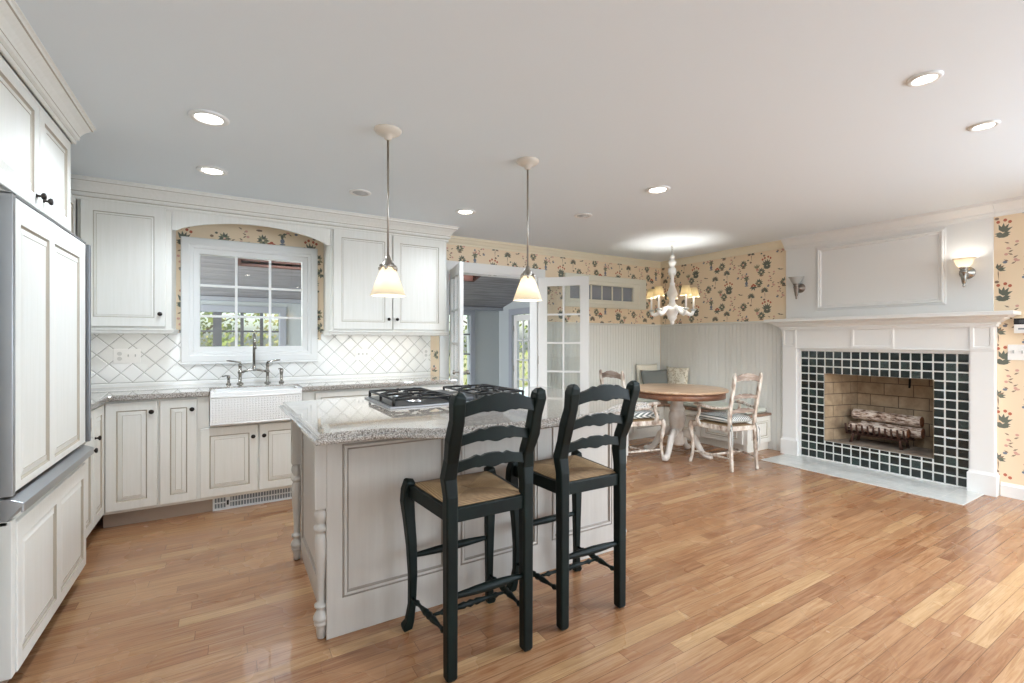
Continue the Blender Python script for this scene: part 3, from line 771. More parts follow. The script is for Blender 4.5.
# heater grille in the sink cabinet's toe space
g = thing('vent_grille', 'metal toe-kick heater grille on the floor under the sink cabinet', 'vent', (.20, 4.22, 0))
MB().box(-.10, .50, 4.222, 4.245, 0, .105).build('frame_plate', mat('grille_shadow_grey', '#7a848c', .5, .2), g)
mb = MB(); mb.box(-.103, .505, 4.213, 4.222, 0, .014); mb.box(-.103, .505, 4.213, 4.222, .094, .106); mb.box(-.103, -.09, 4.213, 4.222, .014, .094); mb.box(-.02, .012, 4.211, 4.222, .014, .094); mb.box(.49, .505, 4.213, 4.222, .014, .094)
mb.box(-.09, .49, 4.214, 4.222, .050, .058)
mb.build('frame', mat('pale_grille_metal', '#e2e6e9', .4, .1), g)
x = -.078
while x < .485:
    if not -.03 < x < .018: MB().box(x, x + .006, 4.2135, 4.222, .014, .094).build('bar', mat('pale_grille_metal'), g)
    x += .0195
MB().box(-.012, .002, 4.207, 4.211, .035, .07).build('switch', BLACK, g)
# left-hand run beyond the refrigerator
LX = -.74
t = thing('base_cabinet', 'base cabinet with drawer on the left wall, next to the refrigerator', 'cabinet', (-1.03, 3.64, 0))
MB().box(XL + .004, LX, 3.40, 3.84, .105, .878).build('body', CAB, t)
doorx(t, 3.41, 3.835, .70, .862, LX, (3.62, .78), 'drawer', st=.04); doorx(t, 3.41, 3.835, .125, .69, LX, (3.79, .62)); MB().box(LX - .09, LX - .07, 3.40, 3.84, 0, .105).build('toe_kick', TOE, t)
t = thing('base_cabinet', 'narrow corner base cabinet between left wall run and back run', 'cabinet', (-1.03, 4.0, 0))
MB().box(XL + .004, LX, 3.842, YB - .012, .105, .878).build('body', CAB, t)
doorx(t, 3.85, 4.14, .125, .862, LX, (3.885, .68)); MB().box(LX - .09, LX - .07, 3.842, 4.24, 0, .105).build('toe_kick', TOE, t)

# ---- granite worktop (one continuous L)
EDGE = lambda mb: mb
wt = thing('worktop', 'grey speckled granite worktop of the back and left counters', 'worktop', (.2, 4.5, .88))
mb = MB(); y0, y1, z0, z1 = 4.115, YB - .011, .882, .922
mb.prism([(XL + .004, 3.39), (-.695, 3.39), (-.695, y0), (-.125, y0), (-.125, 4.40), (.51, 4.40), (.51, y0), (1.875, y0), (1.875, y1), (XL + .004, y1)], (0, 0, z0), X_, Y_, Z_, z1 - z0)
mb.build('slab', GRANITE, wt, bevel=.009, seg=3)

# ---- apron sink
sk = thing('apron_sink', 'white farmhouse sink with basket-weave front below the window', 'sink', (.2, 4.3, .66))
mb = MB(); sx0, sx1, sy0, sy1, sz0, sz1 = -.118, .504, 4.085, 4.396, .662, .912; wl = .028
mb.box(sx0, sx1, sy0, sy0 + wl, sz0, sz1); mb.box(sx0, sx1, sy1 - wl, sy1, sz0, sz1); mb.box(sx0, sx0 + wl, sy0 + wl, sy1 - wl, sz0, sz1); mb.box(sx1 - wl, sx1, sy0 + wl, sy1 - wl, sz0, sz1); mb.box(sx0 + wl, sx1 - wl, sy0 + wl, sy1 - wl, sz0, sz0 + .03)
mb.build('basin', PORC, sk, bevel=.006, seg=3)
mb = MB(); bz0, bz1 = .685, .862; nx, nz = 30, 10
for i in range(nx):
    for j in range(nz):
        a0 = sx0 + .012 + (sx1 - sx0 - .024) * i / nx; a1 = sx0 + .012 + (sx1 - sx0 - .024) * (i + 1) / nx; b0 = bz0 + (bz1 - bz0) * j / nz; b1 = bz0 + (bz1 - bz0) * (j + 1) / nz
        if (i + j) % 2: b0 += .0035; b1 -= .0035
        else: a0 += .004; a1 -= .004
        y = sy0; d = .0035; m = ((a0 + a1) / 2, y - d, (b0 + b1) / 2)
        c = [(a0, y - .001, b0), (a1, y - .001, b0), (a1, y - .001, b1), (a0, y - .001, b1)]
        q = .3; e = [(a0 + (a1 - a0) * q, y - d, b0 + (b1 - b0) * q), (a1 - (a1 - a0) * q, y - d, b0 + (b1 - b0) * q), (a1 - (a1 - a0) * q, y - d, b1 - (b1 - b0) * q), (a0 + (a1 - a0) * q, y - d, b1 - (b1 - b0) * q)]
        for k in range(4): mb.face((c[k], c[(k + 1) % 4], e[(k + 1) % 4], e[k]))
        mb.face(e)
for z in (.674, .874): mb.tube([(sx0 + .008, sy0 - .002, z), (sx1 - .008, sy0 - .002, z)], .006, 8)
mb.build('woven_front', PORC, sk)

# ---- bridge faucet
fc = thing('bridge_faucet', 'polished bridge faucet with two lever handles behind the sink', 'faucet', (.19, 4.66, .922))
mb = MB(); FYc = 4.66
for x in (.085, .295):
    mb.lathe([(.026, .922), (.026, .928), (.014, .934), (.012, 1.01), (.018, 1.016), (.018, 1.03), (.012, 1.036), (.012, 1.07), (.016, 1.075), (.014, 1.095), (.003, 1.10)], (x, FYc, 0), 16)
mb.tube([(.085, FYc, 1.02), (.14, FYc, 1.035), (.19, FYc, 1.045), (.24, FYc, 1.035), (.295, FYc, 1.02)], .010, 10)
mb.lathe([(.012, 1.03), (.016, 1.04), (.016, 1.06), (.011, 1.075), (.011, 1.09)], (.19, FYc, 0), 16); mb.build('bridge_body', CHROME, fc)
mb = MB(); mb.tube([(.19, FYc, 1.08), (.19, FYc, 1.28), (.19, FYc - .012, 1.325), (.19, FYc - .045, 1.345), (.19, FYc - .085, 1.335), (.19, FYc - .11, 1.30), (.19, FYc - .115, 1.255)], [.011, .0105, .010, .010, .010, .010, .0105], 12)
mb.lathe([(.0105, 1.255), (.015, 1.25), (.015, 1.225), (.010, 1.222)], (.19, FYc - .115, 0), 14); mb.lathe([(.011, 1.34), (.004, 1.365), (.008, 1.375), (.001, 1.385)], (.19, FYc - .04, 0), 10); mb.build('spout', CHROME, fc)
for x, sg in ((.085, -1), (.295, 1)):
    MB().tube([(x, FYc, 1.098), (x, FYc, 1.108), (x + sg * .02, FYc - .004, 1.112), (x + sg * .075, FYc - .012, 1.122), (x + sg * .10, FYc - .016, 1.124)], [.008, .009, .007, .008, .006], 8).build('lever', CHROME, fc)
def soap(name, lab, cat, x, prof, noz):
    t = thing(name, lab, cat, (x, 4.65, .922)); MB().lathe(prof, (x, 4.65, .922), 14).build('stem', CHROME, t); MB().tube(noz, .006, 8).build('nozzle', CHROME, t)
soap('soap_dispenser', 'small nickel soap pump left of the bridge faucet', 'soap dispenser', .0, [(.02, 0), (.02, .006), (.012, .012), (.009, .05), (.014, .056), (.012, .075), (.002, .078)], [(0, 4.65, .994), (-.02, 4.635, .998), (-.045, 4.62, .993)])
soap('side_sprayer', 'nickel side sprayer standing right of the bridge faucet', 'sprayer', .405, [(.022, 0), (.022, .008), (.013, .016), (.012, .07), (.015, .09), (.017, .11), (.011, .125), (.002, .128)], [(.405, 4.65, 1.04), (.393, 4.635, 1.047), (.38, 4.62, 1.044)])

# ---- tiled backsplash
mb = MB(); y = YB - .010
mb.box(XL, -.378, y, YB, .922, 1.36); mb.box(-.378, .765, y, YB, .922, 1.088); mb.box(.765, 1.885, y, YB, .922, 1.36); mb.box(-.378, -.345, y, YB, 1.088, 1.36); mb.box(.735, .765, y, YB, 1.088, 1.30)
mb.build('backsplash', SPLASH, structure=True)
def plate(lab, x0, x1, z0, z1, toggles, outlets=()):
    y = YB - .010; t = thing('wall_plate', lab, 'switch plate', ((x0 + x1) / 2, y, z0))
    MB().box(x0, x1, y - .006, y, z0, z1).build('plate', PLATE, t, bevel=.002); zc = (z0 + z1) / 2
    for x in toggles: MB().box(x - .004, x + .004, y - .016, y - .006, zc - .004, zc + .014).build('toggle', mat('switch_toggle_grey', '#bdbdba', .4), t)
    for x in outlets:
        for dz in (-.02, .02): MB().lathe([(.016, 0), (.016, -.0025)], (x, y - .006, zc + dz), 14, 'Y').build('socket', mat('socket_face_grey', '#d2d2cf', .4), t)
plate('wide white plate with switches and socket, backsplash left of the window', -.785, -.612, 1.112, 1.228, [-.69, -.645], [-.745])
plate('white triple switch plate on the backsplash right of the window', 1.085, 1.235, 1.098, 1.21, [1.12, 1.16, 1.20])
plate('narrow white outlet plate at the right end of the backsplash', 1.80, 1.862, 1.095, 1.215, [], [1.831])
plate_w = None

# ---- wall cabinets
UY = 4.47
def upper(lab, x0, x1, doors):
    t = thing('wall_cabinet', lab, 'cabinet', ((x0 + x1) / 2, (UY + YB) / 2, 1.36))
    MB().box(x0, x1, UY, YB - .001, 1.385, 2.33).build('body', CAB, t)
    mb = MB(); mb.sweep([(x0, YB), (x0, UY), (x1, UY), (x1, YB)], [(0, 0), (.004, 0), (.010, .008), (.012, .02), (.018, .03), (.018, .042), (-.02, .042), (-.02, 0)], 1.345); mb.build('light_rail', CAB, t)
    for a, b, k in doors: door(t, a, b, 1.40, 2.305, UY, (k, 1.498), st=.068, prof=[(0, 0), (.002, -.004), (.005, -.005), (.018, -.002), (.020, -.005), (.024, -.005)])
    return t
uL = upper('one-door wall cabinet left of the kitchen window', -.925, -.378, [(-.905, -.415, -.447)])
uR = upper('two-door wall cabinet right of the kitchen window', .79, 1.918, [(.812, 1.347, 1.31), (1.357, 1.895, 1.392)])
def striplight(parent, x0, x1, p):
    t = thing('under_cabinet_light', 'lit strip lamp under the wall cabinet %s of the window' % ('left' if x0 < 0 else 'right'), 'lamp', ((x0 + x1) / 2, 4.53, 1.36))
    MB().box(x0, x1, 4.493, 4.535, 1.376, 1.385).build('housing', PLATE, t)
    MB().box(x0 + .01, x1 - .01, 4.496, 4.528, 1.373, 1.377).build('lens', STRIPL, t)
    area('strip_lamp', ((x0 + x1) / 2, 4.512, 1.371), (0, 0, 0), x1 - x0 - .04, .03, p, (1, .96, .9), t)
striplight(uL, -.86, -.44, .65); striplight(uR, .90, 1.78, 1.15)
# left-wall cabinet beside the refrigerator surround, its end glimpsed in the corner
t = thing('wall_cabinet', 'wall cabinet on the left wall, in the corner behind the refrigerator', 'cabinet', (-1.15, 3.85, 1.36))
MB().box(XL + .004, -.946, 3.42, YB - .001, 1.385, 2.33).build('body', CAB, t); doorx(t, 3.43, 3.93, 1.40, 2.305, -.946, (3.88, 1.5)); doorx(t, 3.94, 4.44, 1.40, 2.305, -.946, (3.98, 1.5))
# arched valance between the two wall cabinets
v = thing('valance', 'arched cream valance board bridging the cabinets above the window', 'valance', (.205, 4.48, 2.14))
arch = [(-.376, 2.335), (-.376, 2.155), (-.35, 2.155)] + [(-.35 + 1.11 * k / 24, 2.155 + .108 * (1 - ((k - 12) / 12) ** 2) ** .8) for k in range(1, 24)] + [(.76, 2.155), (.788, 2.155), (.788, 2.335)]
MB().prism(arch, (0, UY, 0), X_, Z_, Y_, .02).build('board', CAB, v, bevel=.002)
# frieze and cornice over the cabinets
mb = MB(); mb.box(XL, 1.918, UY - .004, UY + .03, 2.305, H - .001); mb.box(1.89, 1.922, UY, YB, 2.33, H - .001); mb.build('trim_13', CAB, structure=True)
C3 = [(0, -.15), (.010, -.15), (.014, -.142), (.014, -.128), (.010, -.126), (.012, -.122), (.026, -.116), (.03, -.10), (.026, -.0965), (.029, -.092), (.034, -.08), (.05, -.055), (.074, -.03), (.076, -.0275), (.084, -.026), (.086, -.010), (.096, -.007), (.096, 0), (0, 0)]
o = MB().sweep([(-1.0, UY - .004), (1.922, UY - .004), (1.922, YB)], C3, H, lines=(4, 8, 13)).build('trim_14', CG, structure=True)
o = MB().sweep([(-.70, 1.2), (-.70, 3.30), (XL, 3.30)], [(a * .82, b * .82) for a, b in C3], H, lines=(4, 8, 13)).build('trim_15', CG, structure=True)

# ---- refrigerator
fr = thing('refrigerator', 'built-in refrigerator with white panelled door and steel trim at left', 'refrigerator', (-1.0, 2.84, 0))
FX = -.70
MB().box(XL + .01, FX, 2.335, 3.365, .03, 1.83).build('cabinet', STEEL, fr, bevel=.003)
MB().box(XL + .01, FX - .03, 2.335, 3.365, .0, .10).build('plinth', BLACK, fr)
d = MB().front((FX, 2.362, .752), Y_, Z_, X_, .972, 1.063, .043, [(.060, .385, .03, .975), (.455, .86, .03, .975)]).build('upper_door', CG, fr)
mb = MB(); mb.box(FX, FX + .046, 2.335, 2.361, .745, 1.825); mb.box(FX, FX + .046, 2.335, 3.338, 1.816, 1.826); mb.build('door_trim', STEEL, d, bevel=.002)
mb = MB(); mb.box(FX, FX + .02, 3.336, 3.366, .752, 1.815); mb.box(FX + .02, FX + .06, 3.345, 3.366, .752, 1.815); mb.build('pull_handle', DSTEEL, d, bevel=.004)
d = MB().front((FX, 2.385, .095), Y_, Z_, X_, .955, .545, .045, [(.045, .45, .05, .475), (.515, .90, .05, .475)]).build('freezer_drawer', CG, fr)
mb = MB(); mb.prism([(0, .655), (.03, .655), (.064, .70), (.064, .682), (.072, .682), (.072, .714), (.03, .735), (0, .735)], (FX, 2.345, 0), X_, Z_, Y_, 1.02); mb.build('drawer_pull', STEEL, d, bevel=.002)
mb = MB(); mb.box(FX, FX + .04, 2.345, 2.383, .095, .655); mb.box(FX, FX + .03, 2.345, 3.36, .640, .656); mb.build('drawer_trim', CAB, d, bevel=.002)
# cabinet above it
t = thing('wall_cabinet', 'two-door wall cabinet above the refrigerator at top left', 'cabinet', (-1.0, 2.75, 1.84))
MB().box(XL + .004, -.72, 2.20, 3.285, 1.845, 2.34).build('body', CAB, t)
doorx(t, 2.225, 2.79, 1.862, 2.325, -.72, (2.755, 1.915)); doorx(t, 2.802, 3.262, 1.862, 2.325, -.72, (2.845, 1.915))
mb = MB(); mb.box(XL, -.72, 1.2, 3.285, 2.33, H - .001); mb.build('trim_16', CAB, structure=True)
t = thing('tall_cabinet', 'tall pantry cabinet left of the refrigerator', 'cabinet', (-1.0, 1.75, 0))
MB().box(XL + .004, -.72, 1.25, 2.19, .1, 2.33).build('body', CAB, t); doorx(t, 1.27, 1.715, 1.0, 2.31, -.72, (1.68, 1.1)); doorx(t, 1.725, 2.17, 1.0, 2.31, -.72, (1.76, 1.1)); doorx(t, 1.27, 1.715, .125, .98, -.72, (1.68, .9)); doorx(t, 1.725, 2.17, .125, .98, -.72, (1.76, .9))
MB().box(XL + .004, -.80, 1.25, 2.19, 0, .1).build('toe_kick', TOE, t)

# ================================================================== ISLAND
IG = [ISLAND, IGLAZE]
isl = thing('kitchen_island', 'taupe panelled kitchen island with turned corner posts', 'kitchen island', (1.24, 2.63, 0))
IX0, IX1, IY0, IY1, IZ = .375, 2.105, 2.16, 3.06, .876
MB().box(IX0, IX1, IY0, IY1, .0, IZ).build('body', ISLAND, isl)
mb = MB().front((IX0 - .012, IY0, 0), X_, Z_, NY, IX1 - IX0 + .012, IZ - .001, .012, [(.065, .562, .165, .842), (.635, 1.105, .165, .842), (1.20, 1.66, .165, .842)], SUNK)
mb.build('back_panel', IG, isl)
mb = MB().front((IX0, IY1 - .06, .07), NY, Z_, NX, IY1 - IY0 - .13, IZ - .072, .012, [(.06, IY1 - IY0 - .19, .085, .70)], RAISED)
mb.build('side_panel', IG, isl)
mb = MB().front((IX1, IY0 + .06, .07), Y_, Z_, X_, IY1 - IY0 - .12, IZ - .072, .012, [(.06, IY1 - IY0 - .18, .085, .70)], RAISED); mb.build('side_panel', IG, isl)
# carved onlay near the top of the visible side panel
mb = MB(); cx, cy, cz2 = IX0 - .012, 2.56, .815
for k in range(9):
    a = (k - 4) * .021; mb.lathe([(.001, -.009), (.008, -.006), (.011, 0)], (cx, cy + a, cz2 + .006 * math.cos(k * 2.1)), 8, 'X')
for sg in (-1, 1): mb.tube([(cx - .004, cy, cz2 + .02), (cx - .006, cy + sg * .04, cz2 + .012), (cx - .005, cy + sg * .08, cz2 - .012), (cx - .003, cy + sg * .105, cz2)], [.007, .006, .005, .002], 6)
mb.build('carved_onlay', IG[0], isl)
POST = [(.012, .0), (.018, .004), (.022, .045), (.024, .058), (.030, .062), (.031, .072), (.026, .078), (.033, .084), (.034, .094), (.03, .104), (.022, .118), (.017, .128), (.018, .134), (.028, .138), (.029, .148), (.018, .154), (.016, .17), (.019, .25), (.026, .34), (.030, .40), (.030, .43), (.024, .455), (.019, .463), (.027, .467), (.032, .475), (.032, .487), (.02, .495), (.020, .505), (.028, .516), (.031, .535), (.028, .552), (.022, .562), (.026, .566), (.027, .57)]
for px, py in ((IX0 - .028, IY0 + .022), (IX0 - .028, IY1 - .022), (IX1 + .028, IY0 + .022), (IX1 + .028, IY1 - .022)):
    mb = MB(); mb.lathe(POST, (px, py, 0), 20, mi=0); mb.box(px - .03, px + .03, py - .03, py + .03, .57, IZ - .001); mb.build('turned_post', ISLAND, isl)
# bowed granite top with stepped edge
def bow(x):
    x0, x1 = .295, 2.205
    k = lambda a: max(0.0, min(1.0, a)) ** 2 * (3 - 2 * max(0.0, min(1.0, a)))
    return 2.0 - .125 * k((x - .50) / .32) * k((1.98 - x) / .32) - .05 * max(0, 1 - ((x - 1.25) / .6) ** 2)
def islandtop(inset):
    a, b = .295 + inset, 2.205 - inset
    return [(a + (b - a) * k / 40, bow(a + (b - a) * k / 40) + inset) for k in range(41)] + [(b + .02, 3.205 - inset), (a - .028, 3.205 - inset)]
it = thing('island_worktop', 'grey granite island worktop with a bowed breakfast edge', 'worktop', (1.25, 2.6, .877))
mb = MB(); P = [0, 1, 2]
prof = [(.022, .877), (.006, .877), (.0, .883), (.0, .893), (.006, .899), (.014, .9), (.016, .904), (.016, .912), (.022, .92), (.024, .92)]
loops = []
for ins, z in prof: loops.append([mb.bm.verts.new((x, y, z)) for x, y in islandtop(ins)])
N = len(loops[0])
for a, b in zip(loops, loops[1:]):
    for k in range(N): mb.bm.faces.new((a[k], a[(k + 1) % N], b[(k + 1) % N], b[k]))
mb.bm.faces.new(loops[0]); mb.bm.faces.new(loops[-1])
mb.build('slab', GRANITE, it)

# ---- gas cooktop with centre downdraft grille
ck = thing('gas_cooktop', 'stainless gas cooktop with black cast-iron grates on the island', 'cooktop', (1.19, 2.78, .92))
mb = MB(); mb.box(.755, 1.66, 2.535, 3.10, .920, .931); mb.build('tray', STEEL, ck, bevel=.004)
MB().box(.775, 1.64, 2.555, 3.08, .931, .934).build('well', mat('dark_cooktop_well', '#2a2b2d', .3, .6), ck)
MB().box(1.135, 1.285, 2.57, 3.06, .934, .952).build('downdraft_vent', mat('dark_grey_vent', '#4a4c50', .4, .5), ck, bevel=.004)
for bx in (.95, 1.47):
    for by in (2.69, 2.95):
        b = MB().lathe([(.05, .934), (.05, .942), (.036, .944), (.036, .950), (.001, .952)], (bx, by, 0), 20).build('burner', STEEL, ck)
        MB().lathe([(.030, .951), (.034, .955), (.030, .961), (.001, .963)], (bx, by, 0), 18).build('burner_cap', BLACKIRON, b)
for gx0, gx1 in ((.785, 1.125), (1.30, 1.635)):
    gy0, gy1, z = 2.565, 3.075, .968; gxm, gym = (gx0 + gx1) / 2, (gy0 + gy1) / 2; r = .007
    mb = MB(); A = lambda p, q, rr=r: mb.tube([p, q], rr, 6)
    for q in ((gx0, gy0, gx1, gy0), (gx1, gy0, gx1, gy1), (gx1, gy1, gx0, gy1), (gx0, gy1, gx0, gy0), (gx0, gym, gx1, gym)): A((q[0], q[1], z), (q[2], q[3], z))
    for by in ((gy0 + gym) / 2, (gy1 + gym) / 2):
        for a in range(6):
            an = R(60 * a + 30); c, s_ = math.cos(an), math.sin(an); L = min((gx1 - gx0) / 2 / max(abs(c), .01), (gym - gy0) / 2 / max(abs(s_), .01))
            mb.tube([(gxm + c * .035, by + s_ * .035, z + .004), (gxm + c * L * .6, by + s_ * L * .6, z + .009), (gxm + c * L, by + s_ * L, z)], [.006, .008, .007], 6)
    for q in ((gx0, gy0), (gx1, gy0), (gx0, gy1), (gx1, gy1), (gx0, gym), (gx1, gym)): A((q[0], q[1], .933), (q[0], q[1], z), .009)
    mb.build('grate', BLACKIRON, ck)

# ================================================================== BAR STOOLS
def crest(z0, amp, drop):
    top = lambda k: z0 + amp * (.5 + .5 * math.cos(PI * k)) ** .8 - .006 * math.exp(-((abs(k) - .30) / .07) ** 2) + .005 * math.exp(-((abs(k) - .42) / .10) ** 2)
    return top
def under(z0, amp, drop):
    return lambda k: z0 + amp * (1 - abs(k) ** 1.7) - drop * math.exp(-(k / .22) ** 2) - .005 * math.exp(-((abs(k) - .36) / .07) ** 2)
def turned(mb, a, b, r=.011):
    a, b = Vector(a), Vector(b); fr = [(0, .55), (.12, .6), (.16, 1.1), (.19, .7), (.26, .6), (.36, 1.0), (.42, 1.25), (.45, .8), (.5, 1.35), (.55, .8), (.58, 1.25), (.64, 1.0), (.74, .6), (.81, .7), (.84, 1.1), (.88, .6), (1, .55)]
    mb.tube([a.lerp(b, f) for f, _ in fr], [r * q for _, q in fr], 10)
def spindle(mb, a, b, r=.012):
    a, b = Vector(a), Vector(b); mb.tube([a.lerp(b, f) for f in (0, .1, .3, .5, .7, .9, 1)], [r * .6, r * .8, r * 1.1, r * 1.25, r * 1.1, r * .8, r * .6], 10)
def rush_seat(root, bw, fw, y0, y1, z):
    """woven seat: four triangles meeting along the middle, slightly pillowed"""
    A = [(-bw, y0), (bw, y0), (fw, y1), (-fw, y1)]; c = (0, (y0 + y1) / 2)
    mb = MB()
    for i in range(4):
        p, q = Vector((*A[i], 0)), Vector((*A[(i + 1) % 4], 0)); cc = Vector((*c, 0)); n = 6; rows = []
        for r in range(n + 1):
            f = r / n; rows.append([(p.lerp(cc, f)).lerp(q.lerp(cc, f), k / n) + Vector((0, 0, z + .012 * math.sin(PI * min(1, f * 1.0)) ** .7 - .003 * f)) for k in range(n + 1)])
        mi = 0 if i % 2 == 0 else 1
        for a, b in zip(rows, rows[1:]):
            for k in range(n): mb.face((a[k], a[k + 1], b[k + 1], b[k]), mi)
    for i in range(4):
        p, q = A[i], A[(i + 1) % 4]; mb.face(((p[0], p[1], z), (q[0], q[1], z), (q[0], q[1], z - .03), (p[0], p[1], z - .03)), 0)
    return mb.build('rush_seat', [RUSHX, RUSHY], root, weld=True)
def make_stool(lab):
    t = thing('bar_stool', lab, 'bar stool', (0, 0, 0), 0, 'bar stools at the island')
    for sg in (-1, 1):
        x = sg * .172
        mb = MB(); mb.tube([(x, -.19, 0), (x, -.19, .012), (x, -.19, .60), (x, -.19, .70), (x + sg * .004, -.180, .77), (x - sg * .001, -.196, .84), (x + sg * .006, -.228, .92), (x + sg * .002, -.254, 1.0), (x + sg * .008, -.272, 1.07), (x + sg * .004, -.278, 1.095), (x, -.276, 1.108)],
                           [r * 1.25 for r in (.018, .025, .027, .027, .030, .027, .029, .027, .029, .025, .012)], 4, phase=.5, sm=False)
        mb.build('rear_leg', STOOLG, t, bevel=.007, seg=3)
        x = sg * .20
        mb = MB(); mb.tube([(x + sg * .012, .198, 0), (x + sg * .014, .20, .018), (x + sg * .004, .190, .045), (x - sg * .004, .180, .12), (x - sg * .006, .176, .25), (x - sg * .002, .180, .38), (x + sg * .006, .190, .50), (x + sg * .012, .197, .58), (x + sg * .010, .194, .63), (x + sg * .002, .188, .668), (x, .186, .674)],
                           [r * 1.2 for r in (.020, .027, .021, .0185, .021, .024, .027, .031, .030, .027, .020)], 4, phase=.5, sm=False)
        mb.build('front_leg', STOOLG, t, bevel=.007, seg=3)
    mb = MB()
    mb.slat(-.165, .165, lambda k: .655, lambda k: .600, lambda k: -.19, .026, 4)
    mb.slat(-.195, .195, lambda k: .655, lambda k: .605 + .012 * (1 - k * k), lambda k: .19, .026, 12)
    for sg in (-1, 1):
        a, b = Vector((sg * .172, -.19, 0)), Vector((sg * .202, .19, 0)); u = (b - a).normalized(); n = Vector((u.y, -u.x, 0))
        mb.obox(a - n * .012 + Vector((0, 0, .60)), u, Z_, n, (b - a).length, .055, .024)
    mb.build('seat_frame', STOOLG, t, bevel=.004)
    rush_seat(t, .165, .19, -.185, .185, .658)
    for z0, amp, u0, ua, yc, th in ((1.066, .034, 1.010, .030, -.268, .02), (.938, .026, .893, .028, -.226, .018), (.832, .024, .786, .028, -.196, .018)):
        MB().slat(-.168, .168, crest(z0, amp, 0), under(u0, ua, .016), lambda k, yc=yc: yc - .016 * (1 - k * k), th, 40).build('back_rail', STOOLG, t, bevel=.003)
    for f in ('front', 'rear', 'side', 'side', 'cross'): pass
    mb = MB(); spindle(mb, (-.195, .180, .335), (.195, .180, .335), .015); mb.build('front_stretcher', STOOLG, t)
    mb = MB(); spindle(mb, (-.172, -.19, .315), (.172, -.19, .315), .015); mb.build('rear_stretcher', STOOLG, t)
    for sg in (-1, 1):
        mb = MB(); turned(mb, (sg * .172, -.19, .165), (sg * .197, .178, .15), .012); mb.build('side_stretcher', STOOLG, t)
    mb = MB(); turned(mb, (-.184, -.01, .158), (.184, -.01, .158), .012); mb.build('cross_stretcher', STOOLG, t)
    return t
st = make_stool('dark green ladder-back bar stool with rush seat, left of the two at the island')
st2 = copy_tree(st); st2['label'] = 'dark green ladder-back bar stool with rush seat, right one nearer the fireplace'
st.location = (.897, 1.842, 0); st2.location = (1.462, 1.872, 0); st2.rotation_euler = (0, 0, R(-1))

# ================================================================== CEILING LIGHTS
def downlight(x, y, lab, s=1.0, p=54):
    t = thing('downlight', lab, 'ceiling light', (x, y, H), 0, 'recessed downlights')
    MB().lathe([(r * s, h) for r, h in ((.092, 0), (.092, -.004), (.085, -.009), (.066, -.010), (.060, -.004), (.060, -.001))], (x, y, H), 32, cap=False).build('trim_ring', WHITE, t)
    MB().lathe([(r * s, h) for r, h in ((.060, -.002), (.045, -.006), (.001, -.0075))], (x, y, H), 24, cap=False).build('lens', LENS, t)
    lamp('downlight_lamp', (x, y, H - .03), p, (.79, .895, 1), t, .06, 'SPOT', (0, 0, 0), spot_size=R(158), spot_blend=.6)
downlight(-.087, 2.895, 'lit recessed downlight at upper left, nearer of the two by the cabinets')
downlight(-.096, 3.785, 'lit recessed downlight above the sink window', 1.0, 30)
downlight(1.82, 3.815, 'lit recessed downlight between the two pendant lamps', 1.0, 22)
downlight(2.815, 2.49, 'lit recessed downlight right of the pendants, in mid ceiling')
downlight(2.625, .822, 'lit recessed downlight at upper right, the nearest one', .68)
downlight(3.475, .838, 'lit recessed downlight at the right edge, above the fireplace side', .68)
for x, y, q in ((.3, .2, 'just ahead of the pantry cabinet'), (1.3, -1.4, 'nearer the pantry side'), (4.0, -1.4, 'nearer the glazed right-hand window')): downlight(x, y, 'recessed downlight in the near half of the room, ' + q, 1.0, 20)
def grille(x, y, lab):
    t = thing('ceiling_speaker', lab, 'ceiling speaker', (x, y, H), 0, 'round unlit ceiling fittings')
    MB().lathe([(.085, 0), (.085, -.004), (.078, -.008), (.062, -.008), (.06, -.003), (.058, -.001)], (x, y, H), 28, cap=False).build('rim', WHITE, t)
    MB().lathe([(.058, -.001), (.04, -.004), (.036, -.011), (.001, -.013)], (x, y, H), 20, cap=False).build('eyeball', mat('pale_grey_fitting', '#b9babb', .5), t)
grille(.88, 3.75, 'round unlit ceiling fitting left of the left pendant cord')
grille(2.81, 3.37, 'round unlit ceiling fitting right of the right pendant')
def pendant(x, y, lab, zb=1.538):
    t = thing('pendant_lamp', lab, 'pendant lamp', (x, y, zb), 0, 'pendant lamps over the island')
    MB().lathe([(.074, H), (.074, H - .006), (.066, H - .016), (.045, H - .028), (.024, H - .034), (.020, H - .050), (.012, H - .055), (.007, H - .058)], (x, y, 0), 28).build('canopy', BEIGEMETAL, t)
    MB().lathe([(.006, zb + .21), (.006, H - .055)], (x, y, 0), 12).build('rod', NICKEL, t)
    mb = MB(); mb.lathe([(.007, zb + .225), (.014, zb + .215), (.017, zb + .20), (.028, zb + .19), (.034, zb + .172), (.038, zb + .16), (.034, zb + .155)], (x, y, 0), 20)
    for k in range(6):
        a = R(60 * k); mb.tube([(x + .034 * math.cos(a), y + .034 * math.sin(a), zb + .165), (x + .046 * math.cos(a), y + .046 * math.sin(a), zb + .150), (x + .050 * math.cos(a), y + .050 * math.sin(a), zb + .138)], [.012, .010, .003], 6)
    mb.build('shade_holder', NICKEL, t)
    MB().lathe([(.030, zb + .160), (.038, zb + .148), (.063, zb + .085), (.091, zb + .010), (.096, zb), (.091, zb), (.059, zb + .085), (.034, zb + .146)], (x, y, 0), 40, cap=False).build('shade', ALAB, t)
    MB().lathe([(.012, zb + .14), (.014, zb + .11), (.026, zb + .075), (.022, zb + .05), (.001, zb + .042)], (x, y, 0), 16).build('bulb', BULB, t)
    lamp('pendant_bulb', (x, y, zb + .03), 8, (1, .93, .80), t, .02)
pendant(.750, 2.555, 'pendant lamp with cream glass cone shade, left of the two over the island', 1.543)
pendant(1.65, 2.53, 'pendant lamp with cream glass cone shade, right one over the island', 1.555)

